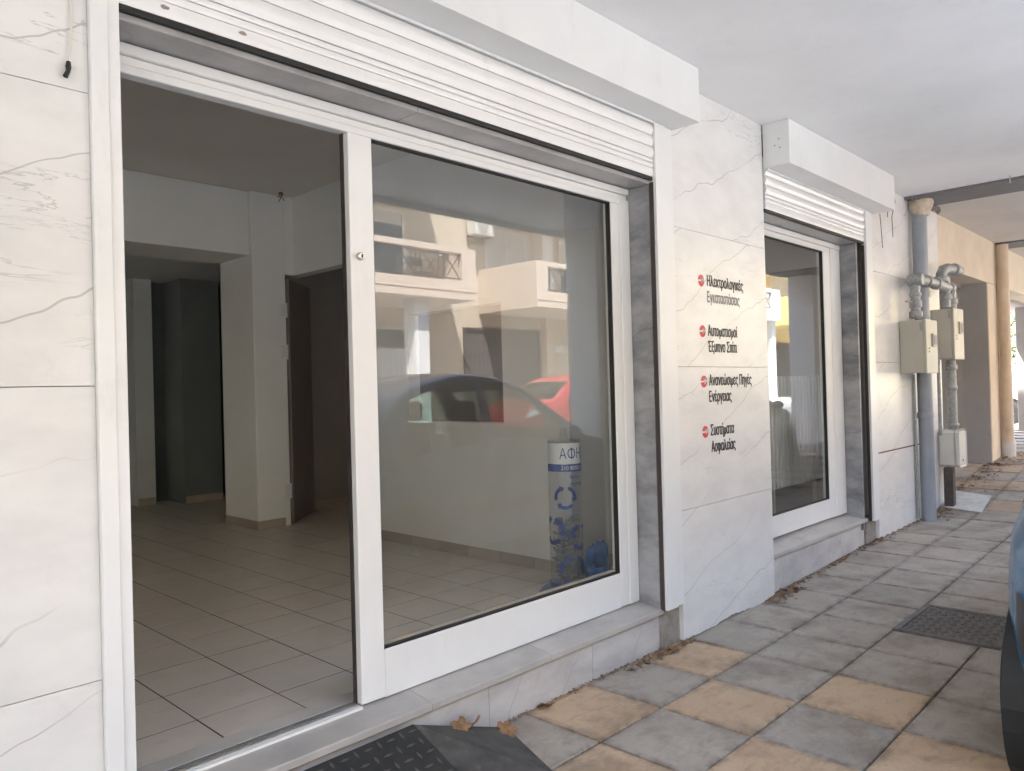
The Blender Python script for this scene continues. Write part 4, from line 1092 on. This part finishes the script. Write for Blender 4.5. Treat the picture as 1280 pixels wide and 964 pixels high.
garage(ob, 9.3, 12.35, 3.12, 'garage', vents=True); garage(ob, 14.1, 17.05, 3.18, 'darkgarage'); garage(ob, 4.6, 7.2, 3.0, 'garage')
box('column', 'whitewall', ob, (10.85, 11.25, -11.1, -10.7, 0, 3.659)); box('column', 'peach', ob, (17.26, 17.6, YW+.001, YW+.2, .2, 3.659)); box('column', 'whitewall', ob, (19.5, 19.9, -11.1, -10.7, 0, 3.659))
box('wall_sign', 'whitewall', ob, (17.82, 18.25, YW+.001, YW+.03, 2.62, 2.86))
ac = thing('air_conditioner', 'cream air conditioner unit mounted on the peach wall between balconies', 'air conditioner', (14.5, YW, 5.8))
box('casing', 'acwhite', ac, (14.20, 14.98, YW+.08, YW+.42, 5.78, 6.32), .012)
m = MB(); m.lathe([(.21, YW+.421), (.21, YW+.432), (.19, YW+.432), (.19, YW+.424), (0, YW+.424)], (14.5, 0, 6.05), 'y', 24); m.build('fan_grille', 'greyplaster', ac)
for x in (14.35, 14.83): box('bracket', 'galv', ac, (x-.015, x+.015, YW, YW+.42, 5.745, 5.779))
ch = thing('folding_chair', 'dark folding chair standing on the nearer peach balcony', 'chair', (11.3, -11.0, 3.84))
box('seat', 'ironrail', ch, (11.1, 11.5, -11.2, -10.8, 4.27, 4.30), .004); box('backrest', 'ironrail', ch, (11.1, 11.5, -11.23, -11.20, 4.5, 4.68), .004)
for x in (11.11, 11.49):
    MB().tube([(x, -11.24, 4.7), (x, -10.85, 3.84)], .012, 6).build('leg', 'ironrail', ch); MB().tube([(x, -11.2, 3.84), (x, -10.82, 4.28)], .012, 6).build('leg', 'ironrail', ch)

yb = thing('apartment_building', 'yellow apartment building with bright white balcony further along the street', 'building', (33, -15, .8))
box('wall', 'yellow', yb, (20.7, 60, -22, YW-.3, 0, 8.0))
for zb in (3.95, 7.0): balcony(yb, 23.5, 29.0, zb, [(24.0, 28.3)], 'whitewall'); balcony(yb, 31.2, 38, zb, [(31.8, 37.4)], 'yellow')
for a, b in ((24.5, 26.2), (27.0, 28.6), (33.5, 35.5)):
    window(yb, a, b, 4.3, 6.4, .4, y=YW-.3); garage(yb, a, b, 3.3, 'garage' if a < 30 else 'darkgarage', .6, y=YW-.3)
for x in (23.7, 28.7, 31.4): box('column', 'whitewall', yb, (x, x+.35, -11.0, -10.65, 0, 3.949))
